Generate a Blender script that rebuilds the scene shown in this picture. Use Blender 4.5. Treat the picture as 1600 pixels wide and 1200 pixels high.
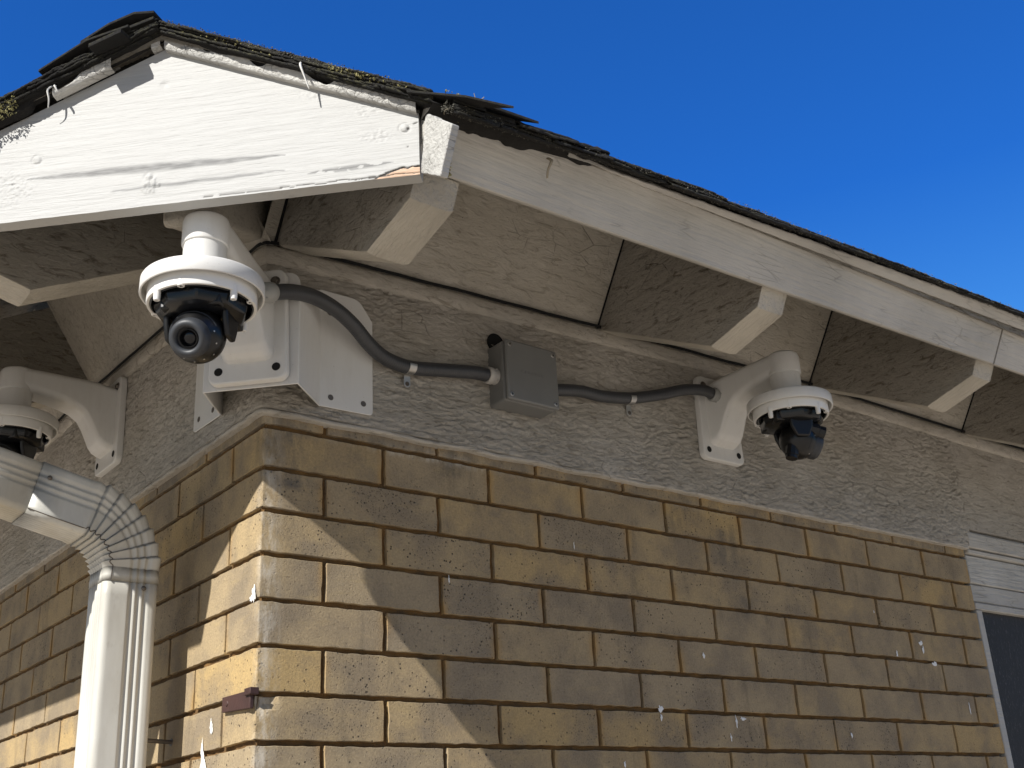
import bpy, math, random
from mathutils import Vector, Matrix, noise
S = bpy.context.scene
for o in list(bpy.data.objects): bpy.data.objects.remove(o)
# ---------------------------------------------------------------- camera
cam = bpy.data.cameras.new('camera'); co = bpy.data.objects.new('camera', cam); S.collection.objects.link(co)
R0 = ((0.792404852, -0.607812459, -0.051561271), (0.194479752, 0.331847856, -0.923068051), (0.578162759, 0.721415979, 0.381165067))
CAM = Vector((-0.74584723, -1.55139287, -0.6463276))
Mc = Matrix(((R0[0][0], -R0[1][0], -R0[2][0], CAM.x), (R0[0][1], -R0[1][1], -R0[2][1], CAM.y), (R0[0][2], -R0[1][2], -R0[2][2], CAM.z), (0, 0, 0, 1)))
co.matrix_world = Mc
cam.sensor_width = 36; cam.lens = 36 * 1807.534 / 1600; cam.clip_start = 0.02; cam.clip_end = 2000
S.camera = co
# ---------------------------------------------------------------- sky, sun, exposure
SUN = Vector((-1, -.277, .805)).normalized()
W = bpy.data.worlds.new("World"); S.world = W; W.use_nodes = True
nt = W.node_tree; bg = nt.nodes['Background']
sky = nt.nodes.new('ShaderNodeTexSky'); sky.sky_type = 'NISHITA'; sky.sun_disc = False
sky.sun_elevation = math.asin(SUN.z); sky.sun_rotation = math.atan2(SUN.x, SUN.y)
sky.air_density = 1.0; sky.dust_density = 0.0; sky.ozone_density = 3.0; sky.altitude = 800
hs_ = nt.nodes.new('ShaderNodeMix'); hs_.data_type = 'RGBA'; hs_.blend_type = 'MULTIPLY'; hs_.inputs[0].default_value = 1; hs_.inputs[7].default_value = (.50, 1.22, 1.80, 1)
tcw = nt.nodes.new('ShaderNodeTexCoord'); sxyz = nt.nodes.new('ShaderNodeSeparateXYZ'); nt.links.new(tcw.outputs['Generated'], sxyz.inputs[0])
rw = nt.nodes.new('ShaderNodeValToRGB'); nt.links.new(sxyz.outputs['Z'], rw.inputs[0]); ew = rw.color_ramp.elements   # hazier, warmer air near the horizon, deep blue above
ew[0].position = .10; ew[0].color = (.30, .28, .25, 1); ew[1].position = .30; ew[1].color = (.40, .98, 1.36, 1); e3_ = ew.new(.50); e3_.color = (.15, .68, 1.45, 1)
# the half of the sky round the sun is paler and warmer than the half opposite it
dt = nt.nodes.new('ShaderNodeVectorMath'); dt.operation = 'DOT_PRODUCT'; nt.links.new(tcw.outputs['Generated'], dt.inputs[0]); dt.inputs[1].default_value = (SUN.x, SUN.y, 0)
mr = nt.nodes.new('ShaderNodeMapRange'); nt.links.new(dt.outputs['Value'], mr.inputs[0]); mr.inputs[1].default_value = -.25; mr.inputs[2].default_value = .35
mw = nt.nodes.new('ShaderNodeMix'); mw.data_type = 'RGBA'; nt.links.new(mr.outputs[0], mw.inputs[0]); nt.links.new(rw.outputs[0], mw.inputs[6]); mw.inputs[7].default_value = (.40, .42, .44, 1)
nt.links.new(mw.outputs[2], hs_.inputs[7]); nt.links.new(sky.outputs[0], hs_.inputs[6]); nt.links.new(hs_.outputs[2], bg.inputs[0]); bg.inputs[1].default_value = 0.096
sl = bpy.data.lights.new('sun', 'SUN'); sl.energy = 5.0; sl.angle = math.radians(.5); sl.color = (1, .965, .91)
so = bpy.data.objects.new('sun', sl); S.collection.objects.link(so); so.rotation_euler = SUN.to_track_quat('Z', 'Y').to_euler()
so.location = (-5, -3, 6)
S.view_settings.view_transform = 'Standard'; S.view_settings.look = 'None'; S.view_settings.exposure = 0.5; S.view_settings.gamma = 1
S.render.engine = 'CYCLES'
# ---------------------------------------------------------------- helpers
rnd = random.Random(7)
def tag(o, label=None, cat=None, group=None, kind=None):
    for k, v in (('label', label), ('category', cat), ('group', group), ('kind', kind)):
        if v: o[k] = v
    return o
def empty(name, loc, label, cat, group=None):
    o = bpy.data.objects.new(name, None); S.collection.objects.link(o); o.location = loc; o.empty_display_size = .05
    return tag(o, label, cat, group)
class MB:
    def __init__(s): s.v = []; s.f = []; s.c = None
    def add(s, vs, fs):
        n = len(s.v); s.v += [tuple(v) for v in vs]; s.f += [tuple(i + n for i in f) for f in fs]; return s
    def grid(s, rows, closed=False):
        n = len(s.v); nc = len(rows[0])
        for r in rows: s.v += [tuple(p) for p in r]
        for i in range(len(rows) - 1):
            for j in range(nc if closed else nc - 1):
                a = n + i * nc + j; b = n + i * nc + (j + 1) % nc
                s.f.append((a, b, b + nc, a + nc))
        return s
    def cap(s, ring, flip=False):
        n = len(s.v); s.v += [tuple(p) for p in ring]; f = tuple(range(n, n + len(ring))); s.f.append(f[::-1] if flip else f); return s
    def prism(s, poly, off):
        a = [Vector(p) for p in poly]; off = Vector(off); b = [p + off for p in a]; n = len(a)
        s.add(a + b, [tuple(range(n - 1, -1, -1)), tuple(range(n, 2 * n))] + [(i, (i + 1) % n, n + (i + 1) % n, n + i) for i in range(n)]); return s
    def box(s, c, sx, sy, sz, M=None):
        vs = []
        for i in (-1, 1):
            for j in (-1, 1):
                for k in (-1, 1): vs.append(Vector((i * sx / 2, j * sy / 2, k * sz / 2)))
        vs = [(M @ v if M else v) + Vector(c) for v in vs]
        s.add(vs, [(0, 1, 3, 2), (4, 6, 7, 5), (0, 4, 5, 1), (2, 3, 7, 6), (0, 2, 6, 4), (1, 5, 7, 3)]); return s
    def lathe(s, prof, M=Matrix(), n=48, closed=False):
        rows = [[M @ Vector((r * math.cos(2 * math.pi * k / n), r * math.sin(2 * math.pi * k / n), z)) for k in range(n)] for r, z in (prof + [prof[0]] if closed else prof)]
        s.grid(rows, True); return s
    def tube(s, pts, r, n=14, caps=True, rr=None):
        P = [Vector(p) for p in pts]; rows = []; up = None
        for i, p in enumerate(P):
            t = (P[min(i + 1, len(P) - 1)] - P[max(i - 1, 0)]).normalized()
            if up is None: up = t.orthogonal().normalized()
            up = (up - t * up.dot(t)).normalized(); w = t.cross(up); q = rr(i) if rr else r
            rows.append([p + (up * math.cos(a) + w * math.sin(a)) * q for a in [2 * math.pi * k / n for k in range(n)]])
        s.grid(rows, True)
        if caps: s.cap(rows[0], True); s.cap(rows[-1])
        return s
    def build(s, name, mat, parent=None, smooth=False, bevel=0, seg=2, angle=40, attr=None, fixn=True):
        me = bpy.data.meshes.new(name); L = Vector(parent_loc(parent)); M = parent_inv(parent)
        me.from_pydata([tuple(M @ Vector(v)) for v in s.v], [], s.f); me.validate()
        if fixn:
            import bmesh
            bm = bmesh.new(); bm.from_mesh(me); bmesh.ops.recalc_face_normals(bm, faces=bm.faces); bm.to_mesh(me); bm.free()
        if attr:
            a = me.color_attributes.new('wear', 'FLOAT_COLOR', 'POINT')
            for i, c in enumerate(attr): a.data[i].color = (c[0], c[1], c[2], 1)
        me.materials.append(mat); o = bpy.data.objects.new(name, me); S.collection.objects.link(o)
        if parent: o.parent = parent
        if smooth:
            me.polygons.foreach_set('use_smooth', [True] * len(me.polygons))
            me.set_sharp_from_angle(angle=math.radians(angle))
        if bevel:
            b = o.modifiers.new('bevel', 'BEVEL'); b.width = bevel; b.segments = seg; b.limit_method = 'ANGLE'; b.angle_limit = math.radians(35)
            b.harden_normals = False
            me.polygons.foreach_set('use_smooth', [True] * len(me.polygons)); me.set_sharp_from_angle(angle=math.radians(35))
        return o
def world_mat(p):
    M = p.matrix_basis.copy()
    while p.parent: p = p.parent; M = p.matrix_basis @ M
    return M
def parent_inv(p): return world_mat(p).inverted() if p else Matrix()
def parent_loc(p): return (0, 0, 0)
def fbm(x, y, z, o=4): return noise.fractal(Vector((x, y, z)), 1.0, 2.0, o)
def n1(x, y=0., z=0.): return noise.noise(Vector((x, y, z)))
def spline(pts, n=10):
    P = [Vector(p) for p in pts]; P = [P[0] * 2 - P[1]] + P + [P[-1] * 2 - P[-2]]; out = []
    for i in range(1, len(P) - 2):
        for k in range(n):
            t = k / n; a, b, c, d = P[i - 1:i + 3]
            out.append(.5 * ((2 * b) + (c - a) * t + (2 * a - 5 * b + 4 * c - d) * t * t + (3 * b - a - 3 * c + d) * t ** 3))
    return out + [P[-2]]
# ---------------------------------------------------------------- materials
class NM:
    def __init__(s, name):
        s.m = bpy.data.materials.new(name); s.m.use_nodes = True; s.t = s.m.node_tree; s.b = s.t.nodes['Principled BSDF']; s.co = None
    def n(s, k, **kw):
        x = s.t.nodes.new(k)
        for a, v in kw.items(): setattr(x, a, v)
        return x
    def l(s, a, b): s.t.links.new(a, b)
    def coord(s, scale=(1, 1, 1)):
        if s.co is None: s.co = s.n('ShaderNodeTexCoord').outputs['Object']
        mp = s.n('ShaderNodeMapping'); mp.inputs['Scale'].default_value = scale; s.l(s.co, mp.inputs[0]); return mp.outputs[0]
    def noise(s, sc, det=4, rough=.55, scale=(1, 1, 1), dist=0):
        x = s.n('ShaderNodeTexNoise'); x.inputs['Scale'].default_value = sc; x.inputs['Detail'].default_value = det
        x.inputs['Roughness'].default_value = rough; x.inputs['Distortion'].default_value = dist; s.l(s.coord(scale), x.inputs['Vector']); return x.outputs['Fac']
    def vor(s, sc, scale=(1, 1, 1), feat='F1'):
        x = s.n('ShaderNodeTexVoronoi', feature=feat); x.inputs['Scale'].default_value = sc; s.l(s.coord(scale), x.inputs['Vector']); return x.outputs['Distance']
    def ramp(s, f, stops):
        x = s.n('ShaderNodeValToRGB'); s.l(f, x.inputs[0]); e = x.color_ramp.elements
        while len(e) < len(stops): e.new(.5)
        for q, (p, c) in zip(e, stops):
            q.position = p; q.color = (c, c, c, 1) if isinstance(c, (int, float)) else (*c, 1)
        return x.outputs[0]
    def mix(s, f, a, b, mode='MIX'):
        x = s.n('ShaderNodeMix', data_type='RGBA', blend_type=mode)
        for i, v in ((0, f), (6, a), (7, b)):
            if hasattr(v, 'is_linked') or hasattr(v, 'links'): s.l(v, x.inputs[i])
            elif isinstance(v, (int, float)): x.inputs[i].default_value = v if i == 0 else (v, v, v, 1)
            else: x.inputs[i].default_value = (*v, 1)
        return x.outputs[2]
    def math(s, op, a, b=0):
        x = s.n('ShaderNodeMath', operation=op)
        for i, v in ((0, a), (1, b)):
            if isinstance(v, (int, float)): x.inputs[i].default_value = v
            else: s.l(v, x.inputs[i])
        return x.outputs[0]
    def bump(s, h, d, st=1, prev=None):
        x = s.n('ShaderNodeBump'); x.inputs['Distance'].default_value = d; x.inputs['Strength'].default_value = st; s.l(h, x.inputs['Height'])
        if prev is not None: s.l(prev, x.inputs['Normal'])
        s.l(x.outputs[0], s.b.inputs['Normal']); return x.outputs[0]
    def col(s, c):
        if isinstance(c, tuple): s.b.inputs['Base Color'].default_value = (*c, 1)
        else: s.l(c, s.b.inputs['Base Color'])
    def set(s, **k):
        for a, v in k.items():
            i = s.b.inputs[a.replace('_', ' ')]
            if isinstance(v, (int, float)): i.default_value = v
            else: s.l(v, i)
        return s.m
def mat_paint(name, base, ax, dirt=.3, cracks=0., grain=1., rough=.55):
    # painted wood, grain along axis ax
    m = NM(name); sc = [14, 14, 14]; sc[ax] = 1
    g = m.noise(7, 8, .65, tuple(sc)); f = m.noise(260, 3, .6, (1, 1, 1)); big = m.noise(5, 5, .6)
    c = m.mix(m.ramp(big, [(.35, 0), (.75, 1)]), base, tuple(x * (1 - dirt * .6) for x in base))
    st = m.noise(26, 6, .7, tuple(.25 if i == ax else 1 for i in range(3)))
    c = m.mix(m.ramp(st, [(.62, 0), (.8, dirt)]), c, tuple(x * k for x, k in zip(base, (.35, .3, .24))))
    b = m.bump(g, .004 * grain, 1)
    if cracks:
        cs = [9, 9, 9]; cs[ax] = 1.2
        v = m.vor(11, tuple(cs), 'DISTANCE_TO_EDGE'); k = m.ramp(v, [(0, 1), (.05, 0)])
        gate = m.ramp(m.noise(9, 3), [(.5, 0), (.6, 1)]); k = m.math('MULTIPLY', k, gate)
        k = m.math('MULTIPLY', k, cracks); c = m.mix(k, c, (.05, .04, .03)); b = m.bump(m.math('MULTIPLY', k, -1.), .0015, 1, b)
    b = m.bump(f, .0004, .6, b)
    m.col(c); return m.set(Roughness=rough)
def mat_rough(name, base, ax, amp=1., dark=.5, gr=1.0):
    # thick weathered paint on rough sawn board: wrinkled relief along ax
    m = NM(name); sc = [3.4, 3.4, 3.4]; sc[ax] = 1
    a = m.noise(24, 10, .68, tuple(sc), 1.0); v = m.noise(75, 8, .72, tuple(1 + (x - 1) * .7 for x in sc), .8); big = m.noise(4.5, 5, .6)
    rid = m.math('ABSOLUTE', m.math('SUBTRACT', a, .5)); rid = m.math('MULTIPLY', rid, -3.2)
    c = m.mix(m.ramp(big, [(.3, 0), (.72, 1)]), base, tuple(x * k for x, k in zip(base, (.74, .72, .68))))
    crev = m.ramp(a, [(.36, 1), (.47, 0)]); c = m.mix(m.math('MULTIPLY', crev, dark), c, tuple(x * k for x, k in zip(base, (.3, .26, .2))))
    sp = m.ramp(m.vor(150), [(.1, 1), (.16, 0)]); gate = m.ramp(m.noise(20, 3), [(.58, 0), (.68, 1)])
    c = m.mix(m.math('MULTIPLY', sp, m.math('MULTIPLY', gate, .8)), c, (.03, .025, .02))
    b = m.bump(rid, .0042 * amp, 1); b = m.bump(v, .0032 * amp, .8, b)
    vc = m.ramp(m.vor(13, tuple(1 + (x - 1) * .5 for x in sc), 'DISTANCE_TO_EDGE'), [(0, 1), (.018, 0)]); vc = m.math('MULTIPLY', vc, m.ramp(m.noise(6, 4), [(.55, 0), (.66, 1)]))
    c = m.mix(m.math('MULTIPLY', vc, .55), c, (.07, .055, .04)); b = m.bump(m.math('MULTIPLY', vc, -1.), .003, .8, b)
    hi = m.ramp(v, [(.56, 0), (.68, .35)]); c = m.mix(hi, c, tuple(min(1, x * 1.25) for x in base)); lo = m.ramp(v, [(.30, .6), (.42, 0)]); c = m.mix(lo, c, tuple(x * .38 for x in base))
    b = m.bump(m.noise(420, 3), .0005, .8, b)
    m.col(c); return m.set(Roughness=.75)
CREAM = (.60, .54, .44)
M = {}
M['front'] = None
M['trim_x'] = mat_paint('painted_trim_x', (.52, .50, .455), 0, .45, .3)
M['trim_y'] = mat_paint('painted_trim_y', (.48, .455, .41), 1, .35, .3)
M['flake'] = mat_paint('flaking_white_paint', (.62, .61, .57), 0, .8, .45, 2.0)
M['tail'] = mat_paint('tail_paint', (.60, .555, .47), 1, .75, .12, 2.5)
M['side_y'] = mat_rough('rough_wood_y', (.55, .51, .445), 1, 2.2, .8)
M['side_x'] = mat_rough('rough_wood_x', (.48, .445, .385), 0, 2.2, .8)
M['frieze'] = mat_rough('frieze_paint', (.60, .56, .495), 0, 1.15, .5)
M['frieze_l'] = mat_rough('frieze_paint_left', (.60, .56, .495), 1, 1.0, .5)
M['frieze_s'] = mat_rough('cornice_paint', (.585, .545, .48), 0, .6, .5)
M['frieze_sl'] = mat_rough('cornice_paint_left', (.585, .545, .48), 1, .6, .5)
M['block'] = mat_rough('blocking_paint', (.60, .56, .49), 0, .6, .4)
def mat_simple(name, c, r=.5, metal=0., bumpd=0, bs=200, var=0):
    m = NM(name)
    if var: m.col(m.mix(m.ramp(m.noise(14, 5), [(.3, 0), (.75, 1)]), c, tuple(x * (1 - var) for x in c)))
    else: m.col(c)
    if bumpd: m.bump(m.noise(bs, 3), bumpd, .6)
    return m.set(Roughness=r, Metallic=metal)
m = NM('powder_coated_white'); c = m.mix(m.ramp(m.noise(30, 6, .7, (1, 1, .25)), [(.5, 0), (.85, .35)]), (.66, .65, .62), (.45, .42, .37)); c = m.mix(m.ramp(m.noise(260, 3, .6), [(.68, 0), (.76, .5)]), c, (.30, .27, .22))
m.col(c); m.bump(m.noise(900, 3), .0003, .6); M['powder'] = m.set(Roughness=.42)
M['plastic'] = mat_simple('white_plastic', (.76, .75, .72), .35)
M['black'] = mat_simple('black_plastic', (.006, .0065, .008), .22)
M['blackm'] = mat_simple('satin_black_plastic', (.004, .0042, .005), .4)
M['ball'] = mat_simple('camera_ball_black', (.0035, .0036, .004), .3)
M['ring'] = mat_simple('lens_ring_grey', (.036, .039, .044), .5, 0, .0002, 700)
M['glass'] = mat_simple('lens_glass', (.003, .003, .004), .04)
M['metal'] = mat_simple('zinc_metal', (.50, .49, .47), .42, 1, .0004, 300)
M['bolt'] = mat_simple('weathered_bolt', (.17, .15, .13), .5, .7, .0005, 300)
M['boxm'] = mat_simple('grey_pvc', (.17, .17, .163), .42, 0, .0002, 600, .12)
M['fit'] = mat_simple('grey_fitting', (.30, .30, .285), .45)
M['cable'] = mat_simple('dark_conduit_rubber', (.045, .047, .052), .42, 0, .0004, 120, .2)
M['hole'] = mat_simple('dark_hole', (.004, .004, .004), .9)
M['rust'] = mat_simple('rusty_brown_paint', (.07, .032, .026), .6, .1, .001, 160, .4)
M['white'] = mat_simple('white_paint_splash', (.80, .79, .75), .5)
M['straw'] = mat_simple('dry_twig', (.30, .26, .19), .8)
# downpipe: white enamel with faint dirt streaks
m = NM('downpipe_enamel'); s1 = m.noise(10, 6, .65, (1, 1, .25)); s2 = m.noise(60, 4, .6, (1, 1, .5))
c = m.mix(m.ramp(s1, [(.42, 0), (.72, .6)]), (.60, .59, .54), (.33, .30, .235)); c = m.mix(m.ramp(s2, [(.62, 0), (.8, .35)]), c, (.3, .27, .22))
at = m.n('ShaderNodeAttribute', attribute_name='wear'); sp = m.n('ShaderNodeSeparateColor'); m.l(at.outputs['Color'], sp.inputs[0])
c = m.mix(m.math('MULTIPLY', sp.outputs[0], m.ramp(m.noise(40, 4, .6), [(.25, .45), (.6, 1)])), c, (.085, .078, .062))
m.col(c); m.bump(m.noise(6, 2), .004, .5); M['pipe'] = m.set(Roughness=.38)
# brick
m = NM('yellow_brick')
geo = m.n('ShaderNodeNewGeometry'); ri = geo.outputs['Random Per Island']
cA = m.ramp(ri, [(0, (.46, .335, .170)), (.25, (.39, .305, .19)), (.5, (.50, .35, .155)), (.75, (.365, .29, .19)), (1, (.44, .33, .185))])
big = m.noise(9, 6, .62); c = m.mix(m.ramp(big, [(.42, 0), (.60, .8)]), cA, (.245, .195, .135))
vs_ = m.noise(5, 5, .7, (3.2, 3.2, .8)); c = m.mix(m.ramp(vs_, [(.56, 0), (.72, .6)]), c, (.13, .108, .075))
hs = m.noise(22, 5, .6, (.6, .6, 2.4)); c = m.mix(m.ramp(hs, [(.56, 0), (.78, .4)]), c, (.50, .37, .17))
fine = m.noise(260, 6, .78); c = m.mix(m.ramp(fine, [(.35, .45), (.6, 0)]), c, (.15, .115, .065))
vo = m.vor(110); gate = m.ramp(m.noise(13, 4, .6), [(.40, 0), (.56, 1)]); pit = m.math('MULTIPLY', m.ramp(vo, [(.13, 1), (.20, 0)]), gate)
vo2 = m.vor(230); pit2 = m.math('MULTIPLY', m.ramp(vo2, [(.17, 1), (.24, 0)]), m.ramp(m.noise(9, 4, .6), [(.42, 0), (.58, 1)]))
rr2 = m.ramp(m.math('FRACT', m.math('MULTIPLY', ri, 7.31)), [(.2, .25), (.75, 1)]); pit = m.math('MULTIPLY', m.math('MAXIMUM', pit, m.math('MULTIPLY', pit2, .7)), rr2); c = m.mix(m.math('MULTIPLY', pit, .9), c, (.028, .022, .016))
at = m.n('ShaderNodeAttribute', attribute_name='wear'); sp = m.n('ShaderNodeSeparateColor'); m.l(at.outputs['Color'], sp.inputs[0])
eff = m.math('MULTIPLY', sp.outputs[0], m.ramp(m.noise(55, 6, .7, (1, 1, .4)), [(.42, 0), (.60, 1)])); c = m.mix(m.math('MULTIPLY', eff, .62), c, (.66, .62, .54))
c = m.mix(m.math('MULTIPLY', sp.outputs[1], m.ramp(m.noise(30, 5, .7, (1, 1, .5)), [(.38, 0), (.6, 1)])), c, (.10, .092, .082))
c = m.mix(m.math('MULTIPLY', sp.outputs[2], .7), c, (.42, .25, .08))
m.col(c); b = m.bump(fine, .0011, .9); b = m.bump(m.noise(1100, 2), .0004, .8, b); b = m.bump(m.math('MULTIPLY', pit, -1.), .002, .8, b)
M['brick'] = m.set(Roughness=.9)
m = NM('mortar'); c = m.mix(m.ramp(m.noise(30, 5), [(.35, 0), (.7, 1)]), (.20, .105, .030), (.10, .06, .025))
m.col(c); m.bump(m.noise(260, 5, .7), .003, 1); M['mortar'] = m.set(Roughness=.95)
# shingles
m = NM('asphalt_shingle'); g = m.noise(700, 3, .7); c = m.mix(m.ramp(g, [(.55, 0), (.72, 1)]), (.008, .0075, .007), (.085, .08, .065))
at = m.n('ShaderNodeAttribute', attribute_name='wear'); sp = m.n('ShaderNodeSeparateColor'); m.l(at.outputs['Color'], sp.inputs[0])
ms = m.math('MULTIPLY', m.math('MULTIPLY', sp.outputs[0], .6), m.ramp(m.noise(120, 4, .7), [(.45, 0), (.6, 1)])); c = m.mix(ms, c, (.20, .19, .09))
c2 = m.mix(sp.outputs[1], (.006, .0055, .005), c); m.col(c2)
m.bump(g, .0025, 1); M['shingle'] = m.set(Roughness=.95)
M['felt'] = mat_simple('rotten_black_felt', (.010, .009, .008), .95, 0, .003, 150)
# front board with painted wear attribute (R bare grey scrape, G exposed wood, B crack)
m = NM('white_board_paint'); at = m.n('ShaderNodeAttribute', attribute_name='wear'); sp = m.n('ShaderNodeSeparateColor'); m.l(at.outputs['Color'], sp.inputs[0])
gr = m.noise(9, 7, .62, (1, 1, 22)); gr2 = m.noise(30, 6, .7, (1, 1, 16))
c = m.mix(m.ramp(gr, [(.3, 0), (.8, .5)]), (.42, .42, .405), (.34, .335, .32))
c = m.mix(m.math('MULTIPLY', sp.outputs[0], m.ramp(gr2, [(.34, .65), (.52, 1)])), c, (.13, .13, .127))
wood = m.mix(m.ramp(gr2, [(.4, 0), (.65, 1)]), (.60, .42, .29), (.33, .2, .12)); c = m.mix(sp.outputs[1], c, wood)
c = m.mix(m.ramp(gr2, [(.30, .45), (.40, 0)]), c, (.22, .215, .20)); c = m.mix(sp.outputs[2], c, (.035, .03, .025)); m.col(c)
b = m.bump(gr, .0011, .9); b = m.bump(gr2, .0006, .9, b); M['front'] = m.set(Roughness=.6)
# ground: dry sandy gravel
m = NM('dry_ground'); c = m.mix(m.noise(1.5, 6), (.47, .41, .33), (.39, .34, .27)); m.col(c); m.bump(m.noise(60, 5), .01, 1); M['ground'] = m.set(Roughness=.95)
m = NM('insect_screen'); g = m.noise(160, 4, .7, (1, 1, .5)); m.col(m.mix(m.ramp(g, [(.55, 0), (.75, 1)]), (.012, .011, .011), (.085, .08, .075))); m.bump(g, .001, 1); M['screen'] = m.set(Roughness=.6)
# ---------------------------------------------------------------- ground
GZ = -2.15
mb = MB(); mb.add([(-600, -600, GZ), (600, -600, GZ), (600, 600, GZ), (-600, 600, GZ)], [(0, 1, 2, 3)])
tag(mb.build('ground', M['ground']), kind='structure')
# ---------------------------------------------------------------- house
house = empty('house', (0, 0, GZ), 'yellow brick house corner with white painted hip roof eaves, decayed shingles and screened window', 'house')
H, L = .0677, .2165
def wrap(p, z, off, r=.004):
    if p > r: return Vector((p, -off, z))
    if p < -r: return Vector((-off, -p, z))
    a = (p + r) / (2 * r) * math.pi / 2
    return Vector((r, r, z)) + Vector((-math.cos(a), -math.sin(a), 0)) * (r + off)
PR, PL = 1.925, -3.4
def brick(mb, at, p0, p1, z0, z1, fine=True):
    e = .0010
    def cuts(a, b, st):
        n = max(1, int((b - a - 2 * e) / st)); return [a, a + .0004, a + e] + [a + e + (b - a - 2 * e) * k / n for k in range(1, n)] + [b - e, b - .0004, b]
    ps = cuts(p0, p1, .009 if fine else .08); zs = cuts(z0, z1, .009 if fine else .04)
    if p0 < 0 < p1: ps = sorted(ps + [-.004, -.002, 0, .002, .004])
    sd = rnd.random() * 50; tone = rnd.random(); out0 = rnd.uniform(-.0006, .0006); tl = rnd.uniform(-.004, .004)
    rows = []
    for j, z in enumerate(zs):
        row = []
        for i, p in enumerate(ps):
            ei = min(i, len(ps) - 1 - i); ej = min(j, len(zs) - 1 - j); q = min(ei, ej)
            dd = {0: -.014, 1: -.0006, 2: 0}.get(q, 0)
            zz = z + (fbm(p * 45, z * 45, sd, 3) * .0016 + tl * (p - (p0 + p1) / 2) * .3 if fine else 0); pp = p + (fbm(p * 45, z * 45, sd + 9, 3) * .0016 if fine and abs(p) > .01 else 0)
            off = out0 + dd + (fbm(p * 30, z * 30, sd, 3) * .0004 if q > 0 and fine else 0)
            # chipped arris at the building corner
            if fine and abs(p) < .012: off -= max(0, n1(z * 70, sd) * .006) + .001
            if fine and p0 < 0 < p1 and -.425 < z < -.405 and -.002 < p < .03: off -= .007
            row.append(wrap(pp, zz, off))
            cr = max(0, 1 - abs(p - .012) / .028) if p > -.006 else max(0, 1 - abs(p) / .012)
            wh = max(cr * (.9 if z < -.05 else .5), max(0, 1 - abs(z + .002) / .012) * (1 if .2 < p < .42 else .25))
            dk = 0
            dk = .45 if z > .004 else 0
            for (a, w, zt, zb, k) in ((.05, .07, .0, -.10, .8), (1.02, .06, -.04, -.12, .55), (1.06, .05, -.17, -.23, .55), (.36, .05, 0, -.03, .6), (-.16, .08, .0, -.05, .5), (.83, .03, 0, -.04, .3), (1.9, .03, .02, 0, 1)):
                dk = max(dk, k * max(0, 1 - abs(p - a) / w) * (1 if zb < z < zt else 0))
            orr = max(0, 1 - min(p - p0, p1 - p, 1) / .012) * (1 if tone > .35 else .35) * min(1, max(0, n1(p * 20, z * 25, 4) * 1.3 + .62))
            at.append((wh, dk, orr))
        rows.append(row)
    mb.grid(rows)
mb = MB(); at = []
for k in range(-1, 32):
    fine = k < 9; zt = -k * H; zb = zt - H; J = .0036
    if k % 2 == 0: ed = [-(n + .5) * L for n in range(16, -1, -1)] + [n * L for n in range(1, 9)] + [PR]
    else: ed = [-n * L for n in range(16, 0, -1)] + [(n + .5) * L for n in range(0, 9)] + [PR]
    ed = [e for e in ed if e <= PR + 1e-6]
    if ed[-1] - ed[-2] < .03: ed.pop(-2)
    for a, b in zip(ed, ed[1:]):
        j2 = .0033 + rnd.uniform(-.0006, .0012)
        brick(mb, at, a + j2, b - (j2 if b < PR else 0), zb + J + rnd.uniform(-.0005, .0008), zt - J, fine and a > -1.7)
mb.build('brick_wall', M['brick'], house, smooth=True, angle=28, attr=at, fixn=False)
mb = MB(); rows = []
zs = [.07 - i * .0113 for i in range(62)] + [-.75, -1.2, GZ]
ps = [-3.4, -2.6] + [-1.7 + i * .0115 for i in range(148)] + [-.004, -.002, 0, .002, .004] + [.012 + i * .0115 for i in range(166)]
for z in zs: rows.append([wrap(p, z, -.0072 + (.0034 * fbm(p * 50, z * 60, 3, 3) if z > -.7 else 0)) for p in ps])
mb.grid(rows); mb.build('mortar_bed', M['mortar'], house, smooth=True, angle=80)
# solid core behind the facing, with the window opening, plus the wall beyond the window
mb = MB()
mb.prism([(.03, .03, GZ), (1.9, .03, GZ), (1.9, .25, GZ), (.25, .25, GZ), (.25, 3.4, GZ), (.03, 3.4, GZ)], (0, 0, 2.65))
mb.prism([(3.2, .0, GZ), (4.6, .0, GZ), (4.6, .25, GZ), (3.2, .25, GZ)], (0, 0, 2.65))
mb.prism([(1.9, .03, -.01), (3.2, .03, -.01), (3.2, .25, -.01), (1.9, .25, -.01)], (0, 0, .5))
mb.prism([(1.9, .0, GZ), (3.2, .0, GZ), (3.2, .25, GZ), (1.9, .25, GZ)], (0, 0, .95))
mb.prism([(1.9, 1.9, GZ), (4.6, 1.9, GZ), (4.6, 1.95, GZ), (1.9, 1.95, GZ)], (0, 0, 2.9))
mb.build('inner_wall', M['mortar'], house)
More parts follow.
